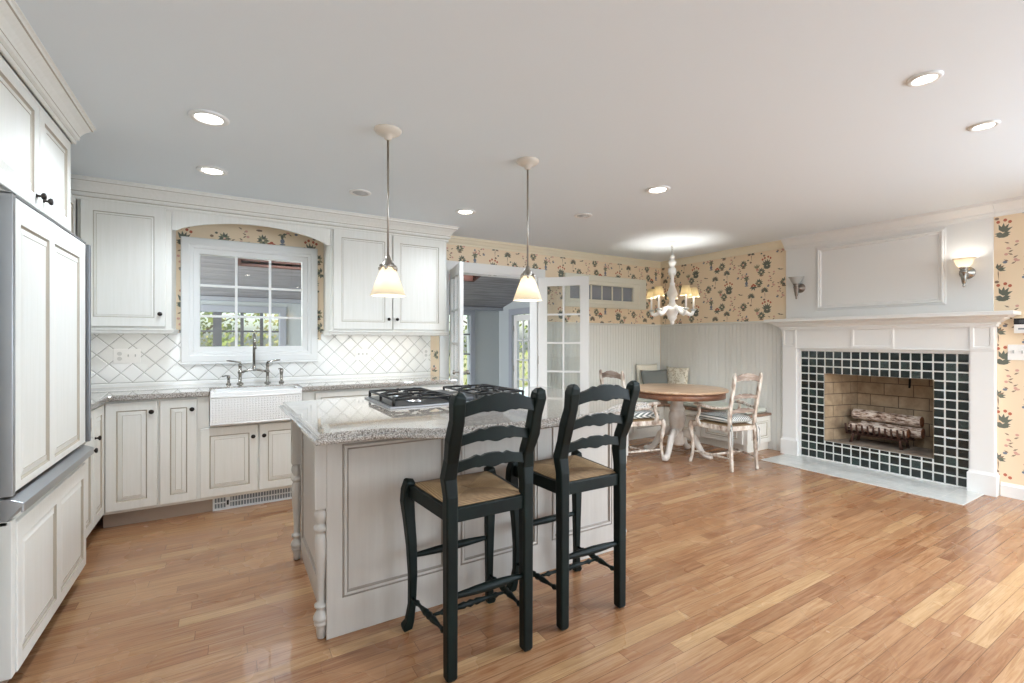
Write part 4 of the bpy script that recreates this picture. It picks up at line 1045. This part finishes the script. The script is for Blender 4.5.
# ---- chandelier
CX, CY = 4.49, 3.755
ch = thing('chandelier', 'white turned chandelier with cream candle shades over the dining table', 'chandelier', (CX, CY, 1.45))
MB().lathe([(.068, H), (.068, H - .008), (.05, H - .018), (.018, H - .026), (.008, H - .04)], (CX, CY, 0), 24).build('canopy', WHITE, ch)
mb = MB()
for k in range(5):
    z = H - .045 - k * .027
    pts = [(CX + (.011 * math.cos(a) if k % 2 else 0), CY + (0 if k % 2 else .011 * math.cos(a)), z + .019 * math.sin(a)) for a in [2 * PI * q / 10 for q in range(11)]]
    mb.tube(pts, .0032, 6)
mb.build('chain', mat('pale_chain_metal', '#c9cbc8', .4, .4), ch)
mb = MB(); mb.lathe([(r * 1.2, h) for r, h in ((.006, 2.305), (.02, 2.295), (.024, 2.275), (.012, 2.26), (.018, 2.25), (.03, 2.235), (.033, 2.20), (.020, 2.17), (.024, 2.155), (.036, 2.145), (.038, 2.10), (.036, 2.075), (.02, 2.06), (.015, 2.02), (.018, 1.98), (.028, 1.965), (.022, 1.955), (.026, 1.93), (.046, 1.87), (.052, 1.84), (.042, 1.815), (.03, 1.79), (.026, 1.76), (.034, 1.73), (.05, 1.71), (.062, 1.68))], (CX, CY, 0), 24)
for k, z in enumerate((2.22, 2.11)):
    for q in range(8): mb.lathe([(.001, -.012), (.006, 0), (.001, .012)], (CX + .043 * math.cos(q * PI / 4), CY + .043 * math.sin(q * PI / 4), z), 6)
mb.lathe([(r * 1.2, h) for r, h in ((.062, 1.70), (.075, 1.68), (.076, 1.655), (.06, 1.63), (.05, 1.60), (.04, 1.575), (.045, 1.56), (.03, 1.54), (.018, 1.52), (.022, 1.505), (.012, 1.485), (.001, 1.48))], (CX, CY, 0), 24)
mb.build('turned_column', CHANW, ch)
base = math.atan2(-CY, -CX)
for k in range(5):
    an = base + R(36) + k * R(72); c, s_ = math.cos(an), math.sin(an); Q = lambda r, z: (CX + c * r, CY + s_ * r, z)
    a = MB().tube([Q(.05, 1.655), Q(.085, 1.675), Q(.125, 1.66), Q(.165, 1.62), Q(.21, 1.60), Q(.235, 1.61), Q(.25, 1.645)], [.028, .030, .026, .023, .024, .021, .015], 10).build('arm', CHANW, ch)
    MB().lathe([(.010, 1.640), (.026, 1.648), (.034, 1.66), (.024, 1.666), (.014, 1.668)], Q(.25, 0), 16).build('candle_cup', BRASSG, a)
    MB().lathe([(.011, 1.665), (.012, 1.80), (.008, 1.805)], Q(.25, 0), 12).build('candle', CHANW, a)
    MB().lathe([(.008, 1.805), (.015, 1.835), (.010, 1.86), (.001, 1.885)], Q(.25, 0), 10).build('bulb', BULB, a)
    MB().lathe([(.066, 1.805), (.041, 1.918), (.039, 1.918), (.064, 1.805)], Q(.25, 0), 28, cap=False).build('lampshade', CANDLESH, a)
    lamp('candle_bulb', Q(.25, 1.86), 9, (1, .97, .91), ch, .015)

# ================================================================== BREAKFAST CORNER
bn = thing('corner_bench', 'L-shaped built-in bench with brown seat board in the breakfast corner', 'bench', (4.8, 4.2, 0))
BXa, BXb = 3.86, XR - .013; BYw = YB - .013; D = .47
mb = MB(); mb.box(BXa, BXb, BYw - D, BYw, .09, .405); mb.box(BXb - D, BXb, 3.175, BYw - D, .09, .405); mb.build('box_base', CAB, bn)
mb = MB(); mb.box(BXa + .03, BXb, BYw - D + .05, BYw, 0, .09); mb.box(BXb - D + .05, BXb, 3.20, BYw - D + .05, 0, .09); mb.build('plinth', CAB, bn)
mb = MB(); mb.prism([(BXa - .015, BYw), (BXa - .015, BYw - D - .02), (BXb - D - .02, BYw - D - .02), (BXb - D - .02, 3.155), (BXb, 3.155), (BXb, BYw)], (0, 0, .405), X_, Y_, Z_, .03); mb.build('seat_board', BENCHW, bn, bevel=.008)
mb = MB(); mb.front((BXb - D, 3.175, .10), X_, Z_, NY, D, .30, .012, [(.07, D - .06, .05, .25)], SUNK); mb.build('end_panel', CG, bn)
for a, b in ((3.22, 3.76), (3.78, 4.32)):
    MB().front((BXb - D, b, .10), NY, Z_, NX, b - a, .30, .012, [(.06, b - a - .06, .05, .25)], SUNK).build('front_panel', CG, bn)
for a, b in ((3.88, 4.44), (4.46, 5.0)):
    MB().front((a, BYw - D, .10), X_, Z_, NY, b - a, .30, .012, [(.06, b - a - .06, .05, .25)], SUNK).build('front_panel', CG, bn)
def seat_cushion(lab, x0, x1, y0, y1):
    t = thing('bench_cushion', lab, 'cushion', ((x0 + x1) / 2, (y0 + y1) / 2, .436), 0, 'bench seat cushions')
    MB().box(x0, x1, y0, y1, .436, .497).build('pad', SAGE, t, bevel=.022, seg=4)
    mb = MB(); i = .006
    for z in (.452, .482): mb.tube([(x0 - .0 + i, y0 + i, z), (x1 - i, y0 + i, z), (x1 - i, y1 - i, z), (x0 + i, y1 - i, z), (x0 + i, y0 + i, z)], .0055, 6)
    mb.build('piping', PIPING, t)
seat_cushion('pale sage bench cushion under the small transom window', 3.88, 4.98, 4.38, 4.80)
seat_cushion('pale sage bench cushion along the right wall behind the chair', 5.08, 5.49, 3.20, 4.34)
def pillow(name, lab, c, w, h, d, ang, tilt, m, band=None):
    t = thing(name, lab, 'pillow', c, 0)
    n = 16; f = lambda a: max(0, 1 - abs(a) ** 2.6) ** .55; mb = MB(); G = {}
    M = Matrix.Rotation(ang, 3, 'Z') @ Matrix.Rotation(tilt, 3, 'X')
    for sgn in (1, -1):
        for i in range(n + 1):
            for j in range(n + 1):
                a, b = -1 + 2 * i / n, -1 + 2 * j / n; pin = 1 - .05 * (1 - abs(b) ** 2) * abs(a) ** 3 * 0 - .06 * (1 - a * a) * abs(b) ** 6
                pin2 = 1 - .06 * (1 - b * b) * abs(a) ** 6
                G[sgn, i, j] = Vector(c) + M @ Vector((a * w / 2 * pin2, sgn * d / 2 * f(a) * f(b) * .9, h / 2 + b * h / 2 * pin))
    for sgn in (1, -1):
        for i in range(n):
            for j in range(n): mb.face([G[sgn, i, j], G[sgn, i + 1, j], G[sgn, i + 1, j + 1], G[sgn, i, j + 1]], 0, True)
    o = mb.build('pillow_cover', m, t)
    return t
pillow('throw_pillow', 'charcoal grey lumbar pillow leaning in the bench corner', (5.14, 4.55, .50), .44, .39, .13, R(-14), R(-14), GREYPIL)
pillow('throw_pillow', 'plain cream pillow mostly hidden behind the grey one', (5.17, 4.735, .50), .42, .46, .11, R(-3), R(-6), CREAMPIL)
pillow('throw_pillow', 'cream floral pillow leaning right of the grey one', (5.42, 4.48, .50), .37, .42, .12, R(-86), R(-8), FLORAL)

# ---- dining table
TX, TY = 4.33, 3.555
tb = thing('dining_table', 'round pedestal table with honey wood top and whitewashed base', 'table', (TX, TY, 0))
MB().lathe([(.515, .735), (.53, .738), (.535, .745), (.535, .752), (.528, .759), (.515, .762), (.001, .762)], (TX, TY, 0), 64).build('tabletop', TABLEW, tb)
MB().lathe([(.49, .668), (.505, .67), (.505, .735), (.48, .735), (.48, .668)], (TX, TY, 0), 64, cap=False).build('apron', TABLEE, tb)
MB().lathe([(r * .72, h) for r, h in ((.09, .12), (.10, .13), (.115, .15), (.115, .24), (.12, .25), (.12, .27), (.10, .28), (.096, .30), (.10, .33), (.12, .39), (.128, .43), (.122, .47), (.10, .50), (.106, .51), (.118, .52), (.118, .535), (.10, .545), (.092, .57), (.10, .66), (.118, .70), (.12, .735))], (TX, TY, 0), 32).build('pedestal', DISTRESSW, tb)
for k in range(4):
    an = R(20 + 90 * k); c, s_ = math.cos(an), math.sin(an); Q = lambda r, z: (TX + c * r, TY + s_ * r, z)
    mb = MB(); mb.tube([Q(.06, .26), Q(.12, .265), Q(.18, .22), (Q(.23, .14)), Q(.275, .07), Q(.32, .040), Q(.36, .036), Q(.385, .034)], [(.030, .05), (.032, .052), (.032, .046), (.031, .038), (.031, .031), (.035, .033), (.038, .032), (.02, .018)], 12, flat=(-s_, c, 0)); mb.build('leg', DISTRESSW, tb)

# ---- dining armchairs
def make_chair(lab):
    t = thing('dining_armchair', lab, 'chair', (0, 0, 0), 0, 'armchairs at the round table')
    for sg in (-1, 1):
        x = sg * .158
        MB().tube([(x, -.235, 0), (x, -.232, .02), (x, -.215, .25), (x, -.205, .44), (x, -.205, .52), (x + sg * .004, -.215, .62), (x + sg * .004, -.235, .72), (x + sg * .006, -.26, .85), (x + sg * .008, -.275, .935), (x + sg * .004, -.278, .965), (x, -.276, .978)],
                  [r * 1.0 for r in (.017, .020, .022, .023, .023, .023, .022, .022, .022, .018, .010)], 4, phase=.5, sm=False).build('rear_leg', DISTRESS, t, bevel=.005, seg=2)
        x = sg * .255
        MB().tube([(x + sg * .006, .235, 0), (x + sg * .008, .24, .016), (x, .228, .045), (x - sg * .006, .212, .12), (x - sg * .004, .210, .22), (x + sg * .004, .222, .32), (x + sg * .010, .232, .39), (x + sg * .004, .226, .43), (x, .222, .45)],
                  [.018, .022, .018, .0155, .0175, .022, .027, .025, .014], 10, phase=.5).build('front_leg', DISTRESS, t)
        # arm: support sweeping up from the side rail, then back to the post
        mb = MB(); mb.tube([(sg * .235, .10, .40), (sg * .262, .12, .44), (sg * .272, .125, .49), (sg * .262, .10, .545), (sg * .268, .095, .59), (sg * .275, .11, .622)], [.022, .024, .020, .016, .017, .015], 9)
        mb.tube([(sg * .282, .155, .628), (sg * .278, .12, .634), (sg * .272, .05, .628), (sg * .245, -.07, .612), (sg * .19, -.17, .622), (sg * .162, -.225, .640)], [.012, .021, .018, .015, .014, .012], 9)
        mb.build('arm', DISTRESS, t)
    mb = MB()
    mb.slat(-.155, .155, lambda k: .44, lambda k: .395, lambda k: -.205, .024, 4)
    mb.slat(-.25, .25, lambda k: .44, lambda k: .37 + .03 * (1 - abs(k) ** 2) - .018 * math.exp(-(k / .2) ** 2), lambda k: .222, .024, 24)
    for sg in (-1, 1):
        a, b = Vector((sg * .158, -.205, 0)), Vector((sg * .252, .22, 0)); u = (b - a).normalized(); n = Vector((u.y, -u.x, 0))
        mb.obox(a - n * .012 + Vector((0, 0, .39)), u, Z_, n, (b - a).length, .05, .024)
    mb.build('seat_frame', DISTRESS, t, bevel=.004)
    rush_seat(t, .155, .245, -.20, .218, .442)
    MB().slat(-.156, .156, crest(.938, .036, 0), under(.882, .026, .012), lambda k: -.262 - .012 * (1 - k * k), .02, 36).build('crest_rail', CRESTW, t, bevel=.003)
    MB().slat(-.156, .156, crest(.748, .020, 0), under(.708, .020, .010), lambda k: -.232 - .012 * (1 - k * k), .017, 36).build('back_rail', CRESTW, t, bevel=.003)
    MB().slat(-.156, .156, crest(.602, .020, 0), under(.562, .020, .010), lambda k: -.208 - .012 * (1 - k * k), .017, 36).build('back_rail', CRESTW, t, bevel=.003)
    for sg in (-1, 1):
        mb = MB(); spindle(mb, (sg * .158, -.222, .125), (sg * .249, .212, .125), .0105); mb.build('side_stretcher', DISTRESS, t)
    mb = MB(); spindle(mb, (-.214, 0, .125), (.214, 0, .125), .0105); mb.build('cross_stretcher', DISTRESS, t)
    return t
def chair_cushion(lab, loc, rot):
    t = thing('chair_cushion', lab, 'cushion', (0, 0, 0), 0, 'striped chair cushions')
    mb = MB(); n = 14
    def P(a, b, sg):
        y = -.19 + .405 * (b + 1) / 2; hw = .165 + .068 * (b + 1) / 2
        e = max(0, (1 - abs(a) ** 6)) ** .5 * max(0, (1 - abs(b) ** 6)) ** .5
        return (a * hw, y, .492 + sg * .036 * e + (0 if sg < 0 else .006 * e))
    for sg in (1, -1):
        for i in range(n):
            for j in range(n): mb.face([P(-1 + 2 * (i + p) / n, -1 + 2 * (j + q) / n, sg) for p, q in ((0, 0), (1, 0), (1, 1), (0, 1))], 0, True)
    mb.build('cushion_pad', TICK, t)
    for sg in (-1, 1):
        for q in (0, 1):
            mb = MB(); mb.tube([(sg * .150, -.185, .475), (sg * .155, -.225, .46), (sg * (.165 + q * .02), -.245, .40), (sg * (.160 + q * .03), -.243, .30), (sg * (.168 + q * .02), -.246, .22)], [.006, .006, .007, .008, .004], 6); mb.build('tie', TICK, t)
    t.location = loc; t.rotation_euler = (0, 0, rot); return t
c1 = make_chair('whitewashed ladder-back armchair standing right of the round table, its back to us')
c2 = copy_tree(c1); c2['label'] = 'whitewashed ladder-back armchair left of the round table, partly hidden by a bar stool'
c1.location = (4.435, 3.01, 0); c1.rotation_euler = (0, 0, R(-12)); c2.location = (3.765, 3.72, 0); c2.rotation_euler = (0, 0, R(-90))
chair_cushion('striped tie-on cushion on the chair right of the table', c1.location, R(-12)); chair_cushion('striped tie-on cushion on the chair left of the table', c2.location, R(-90))

# ================================================================== FIREPLACE
fp = thing('fireplace', 'white fireplace surround with dark green tiles and brick firebox', 'fireplace', (5.45, 2.12, 0))
PX = 5.45
W2 = XR - .002
for y0, y1 in ((2.842, 2.992), (1.252, 1.402)):
    mb = MB(); mb.box(PX, W2, y0, y1, 0, 1.215)
    mb.build('pilaster', WHITE, fp, bevel=.003)
    mb = MB(); mb.sweep([(W2, y1), (PX, y1), (PX, y0), (W2, y0)][::-1] if False else [(W2, y1), (PX, y1), (PX, y0), (W2, y0)], [(-.002, 0), (.016, 0), (.016, .165), (.008, .178), (.004, .19), (-.002, .19)], 0); mb.build('plinth_block', WHITE, fp)
mb = MB(); mb.box(PX + .008, W2, 1.252, 2.992, 1.21, 1.44); mb.build('frieze', WHITE, fp)
mb = MB(); mb.box(PX - .004, PX + .008, 1.248, 2.996, 1.205, 1.217); mb.build('astragal', WHITE, fp, bevel=.003)
for y0, y1 in ((2.842, 2.992), (1.94, 2.30), (1.252, 1.402)):
    o = MB().front((PX + .008, y1, 1.217), NY, Z_, NX, y1 - y0, .213, .014, [(.022, y1 - y0 - .022, .022, .19)], [(0, 0), (.005, -.004), (.006, -.006)]).build('frieze_block', [WHITE, WHITE], fp)
MC = [(-.01, 1.41), (.012, 1.41), (.012, 1.428), (.024, 1.431), (.024, 1.446), (.034, 1.449), (.050, 1.462), (.074, 1.476), (.074, 1.486), (.096, 1.488), (.104, 1.497), (.118, 1.503), (.140, 1.504), (.140, 1.531), (.134, 1.536), (-.01, 1.536)]
MB().sweep([(W2, 2.992), (PX, 2.992), (PX, 1.252), (W2, 1.252)], MC, 0).build('mantel_shelf', WHITE, fp, weld=True)
mb = MB(); mb.box(PX - .01, W2, 1.255, 2.99, 1.43, 1.534); mb.build('mantel_core', WHITE, fp)
# inner slips beside the tiles
mb = MB(); mb.box(PX + .022, W2, 2.812, 2.842, 0, 1.21); mb.box(PX + .022, W2, 1.402, 1.414, 0, 1.21); mb.box(PX + .022, W2, 1.414, 2.812, 1.182, 1.21); mb.build('inner_slip', WHITE, fp)
# tiles
TXp = 5.492; ty0, ty1, tz0, tz1 = 1.414, 2.812, .012, 1.182; nc, nr = 17, 14
mb = MB(); holed(mb, 'Y', ty0, ty1, tz0 - .012, tz1, TXp + .004, W2, [FB]); mb.build('tile_grout', GROUT, fp)
rn = random.Random(5); mb = MB(); pu, pv = (ty1 - ty0) / nc, (tz1 - tz0) / nr; g = .0068
for i in range(nc):
    for j in range(nr):
        a0, a1, b0, b1 = ty0 + i * pu + g, ty0 + (i + 1) * pu - g, tz0 + j * pv + g, tz0 + (j + 1) * pv - g
        mi = 1 if rn.random() < .13 else 0
        if a1 > FB[0] and a0 < FB[1] and b1 > FB[2] and b0 < FB[3]:      # cut tiles round the opening
            if a0 < FB[0] - .02 < a1: a1 = FB[0] - .002
            elif a0 < FB[1] + .02 < a1 and a1 > FB[1] + .01: a0 = FB[1] + .002
            elif b0 < FB[2] - .01: b1 = FB[2] - .002
            elif b1 > FB[3] + .01: b0 = FB[3] + .002
            else: continue
            if a1 > FB[0] and a0 < FB[1] and b1 > FB[2] and b0 < FB[3]: continue
        mb.box(TXp - .001, TXp + .006, a0, a1, b0, b1, mi)
mb.build('tile_surround', [GTILE, GTILE2], fp, bevel=.0015)
# firebox of laid brick
def brickwall(mb, o, u, v, n, w, h, bl=.25, bh=.125, g=.009, stag=0):
    o, u, v, n = map(Vector, (o, u, v, n)); mb.obox(o - n * .03, u, v, n, w, h, .03, 1); j = 0; z = 0
    while z < h - .005:
        x = -(bl / 2 if (j + stag) % 2 else 0); z1 = min(h, z + bh)
        while x < w - .002:
            a, b = max(0, x) + g / 2, min(w, x + bl) - g / 2
            if b - a > .01: mb.obox(o + u * a + v * (z + g / 2), u, v, n, b - a, z1 - z - g, .004, 0)
            x += bl
        z = z1; j += 1
fx0, fx1 = TXp + .008, 5.96; by0, by1 = 1.80, 2.455; fz = FB[2]; fh = FB[3] - fz + .12
mb = MB(); brickwall(mb, (fx1, by1, fz), NY, Z_, NX, by1 - by0, fh); mb.build('firebox_back', [FIREBRICK, MORTAR], fp)
for ys, ye, sg in ((FB[1], by1, 1), (FB[0], by0, -1)):
    a = Vector((fx0, ys, fz)); b = Vector((fx1, ye, fz)); u = (b - a).normalized(); n = Vector((u.y, -u.x, 0)) * (1 if sg > 0 else -1)
    mb = MB(); brickwall(mb, a, u, Z_, n, (b - a).length, fh, stag=1); mb.build('firebox_side', [FIREBRICK, MORTAR], fp)
mb = MB(); mb.prism([(fx0, FB[0]), (fx1 + .03, by0), (fx1 + .03, by1), (fx0, FB[1])], (0, 0, fz - .026), X_, Y_, Z_, .03); mb.build('firebox_floor', ASH, fp)
mb = MB(); mb.prism([(fx0, FB[0] - .03), (fx1 + .03, by0 - .03), (fx1 + .03, by1 + .03), (fx0, FB[1] + .03)], (0, 0, fz + fh), X_, Y_, Z_, .03); mb.build('firebox_throat', MORTAR, fp)
mb = MB(); mb.box(XR, XR + .1, FB[0] - .03, FB[1] + .03, FB[3], FB[3] + .13) if False else mb.box(fx0, fx0 + .03, FB[0] - .02, FB[1] + .02, FB[3], fz + fh); mb.build('lintel', MORTAR, fp)
mb = MB(); mb.tube([(5.80, 1.93, 1.04), (5.79, 1.93, .90), (5.78, 1.928, .84), (5.765, 1.925, .83)], .010, 8); mb.build('damper_handle', BLACKIRON, fp)
# hearth slab flush with the floor
MB().prism([(4.93, 1.305), (W2, 1.235 + .17), (W2, 2.83), (PX + .0, 2.83), (PX, 2.98), (4.93, 2.945)], (0, 0, .0005), X_, Y_, Z_, .006) if False else None
h = thing('hearth', 'pale tiled hearth slab set in the floor before the fireplace', 'hearth', (5.2, 2.12, 0))
mb = MB(); mb.box(4.935, PX - .017, 1.306, 2.94, .0005, .006); mb.box(PX - .017, TXp + .004, 1.420, 2.825, .0005, .006); mb.build('tile_slab', HEARTH, h, bevel=.002)

# ---- grate and logs
gr = thing('fire_grate', 'rusty iron fire grate holding birch logs in the firebox', 'fire grate', (5.72, 2.15, fz))
gy0, gy1 = 1.90, 2.44
for k in range(11):
    y = gy0 + .02 + (gy1 - gy0 - .04) * k / 10
    mb = MB(); mb.tube([(5.61, y, fz + .20), (5.618, y, fz + .15), (5.64, y, fz + .115), (5.75, y, fz + .105), (5.84, y, fz + .115), (5.87, y, fz + .17)], [.008, .0105, .011, .011, .011, .008], 7); mb.build('bar', RUST, gr)
mb = MB(); mb.box(5.66, 5.69, gy0, gy1, fz + .085, fz + .10); mb.box(5.81, 5.84, gy0, gy1, fz + .085, fz + .10); mb.build('cross_rails', RUST, gr, bevel=.003)
for x in (5.67, 5.825):
    for y, q in ((gy0 + .07, -1), (gy1 - .07, 1)): MB().tube([(x, y, fz + .09), (x - .006, y + q * .008, fz + .05), (x - .012, y + q * .02, fz + .0)], [.013, .012, .016], 7).build('leg', RUST, gr)
def log(lab, x, y0, y1, z, r, tilt=0, rx=0):
    t = thing('birch_log', lab, 'log', (x, (y0 + y1) / 2, z - r), 0, 'logs in the grate'); rn = random.Random(int(z * 1000)); n = 18
    mb = MB(); rings = []
    for i in range(11):
        f = i / 10; yy = y0 + (y1 - y0) * f
        ring = []
        for k in range(n):
            a = 2 * PI * k / n; rr = r * (1 + .05 * math.sin(3 * a + f * 4) + .04 * math.sin(5 * a - f * 7) + rn.uniform(-.015, .015)); ring.append(mb.bm.verts.new((x + rx * (f - .5) + rr * math.cos(a), yy, z + tilt * (f - .5) + rr * math.sin(a))))
        rings.append(ring)
    for a, b in zip(rings, rings[1:]):
        for k in range(n):
            q = mb.bm.faces.new((a[k], a[(k + 1) % n], b[(k + 1) % n], b[k])); q.smooth = True
    mb.build('bark', BIRCH, t)
    for f, d in ((0, -.001), (1, .001)):
        yy = y0 + (y1 - y0) * f; c = (x + rx * (f - .5), yy + d, z + tilt * (f - .5)); mb = MB(); mb.lathe([(r * 1.0, 0), (r * .96, d * 4), (r * .5, d * 5), (.001, d * 5)], c, 18, 'Y', cap=False); mb.build('cut_end', LOGEND, t)
log('upper birch log lying at the back of the grate', 5.80, 1.84, 2.42, fz + .285, .052, .004)
log('front birch log lying against the grate tips', 5.695, 1.91, 2.41, fz + .166, .046, .0)
log('lower birch log half hidden at the back of the grate', 5.795, 1.83, 2.34, fz + .172, .050, 0)

# ---- wall sconces
def sconce(y, z, lab, lit):
    x = XR - .014; t = thing('wall_sconce', lab, 'wall lamp', (x, y, z), 0, 'sconces above the mantel'); sx = x - .085; m = CHROME if lit else mat('antique_pewter', '#8b827b', .35, .9)
    MB().lathe([(.054, 0), (.054, -.006), (.046, -.014), (.030, -.018), (.026, -.028), (.012, -.032), (.010, -.04)], (x, y, z), 28, 'X').build('backplate', m, t)
    MB().tube([(x - .034, y, z), (x - .055, y, z - .004), (x - .075, y, z + .002), (sx, y, z + .012)], .009, 10).build('arm', m, t)
    MB().lathe([(.001, -.128), (.008, -.124), (.010, -.112), (.007, -.106), (.013, -.095), (.022, -.04), (.028, .0), (.032, .008), (.024, .016), (.028, .030), (.034, .042), (.020, .046)], (sx, y, z), 20).build('torch_stem', m, t)
    MB().lathe([(.026, .040), (.036, .048), (.048, .066), (.056, .086), (.066, .108), (.078, .120), (.074, .120), (.062, .108), (.052, .086), (.044, .066), (.030, .046)], (sx, y, z), 32, cap=False).build('glass_shade', ALAB if lit else FROST, t)
    MB().lathe([(.012, .045), (.014, .055), (.024, .078), (.020, .098), (.001, .108)], (sx, y, z), 14).build('bulb', BULB if lit else PORC, t)
    if lit: lamp('sconce_bulb', (sx, y, z + .085), 3.2, (1, .95, .88), t, .03)
sconce(1.435, 1.885, 'lit torch sconce with amber glass on the right of the overmantel', True)
sconce(2.83, 1.885, 'unlit torch sconce with frosted glass at the left of the overmantel', False)

# ---- plates on the wall right of the fireplace
t = thing('wall_plate', 'white two-switch plate on wallpaper right of the fireplace', 'switch plate', (XR, 1.13, 1.14))
MB().box(XR - .006, XR, 1.07, 1.19, 1.135, 1.262).build('plate', PLATE, t, bevel=.002)
for y in (1.155, 1.105): MB().box(XR - .016, XR - .006, y - .005, y + .005, 1.19, 1.215).build('toggle', mat('switch_toggle_grey', '#bdbdba', .4), t)
t = thing('thermostat', 'black and white thermostat on wallpaper beside the mantel end', 'thermostat', (XR, 1.10, 1.42))
MB().box(XR - .028, XR, 1.02, 1.15, 1.355, 1.475).build('case', PLATE, t, bevel=.004)
MB().box(XR - .031, XR - .027, 1.02, 1.15, 1.427, 1.476).build('top_band', BLACK, t, bevel=.002)
MB().box(XR - .033, XR - .030, 1.045, 1.12, 1.437, 1.465).build('display', mat('grey_display', '#4a4c50', .2), t)
MB().box(XR - .030, XR - .027, 1.09, 1.125, 1.385, 1.398).build('button', GREY, t)
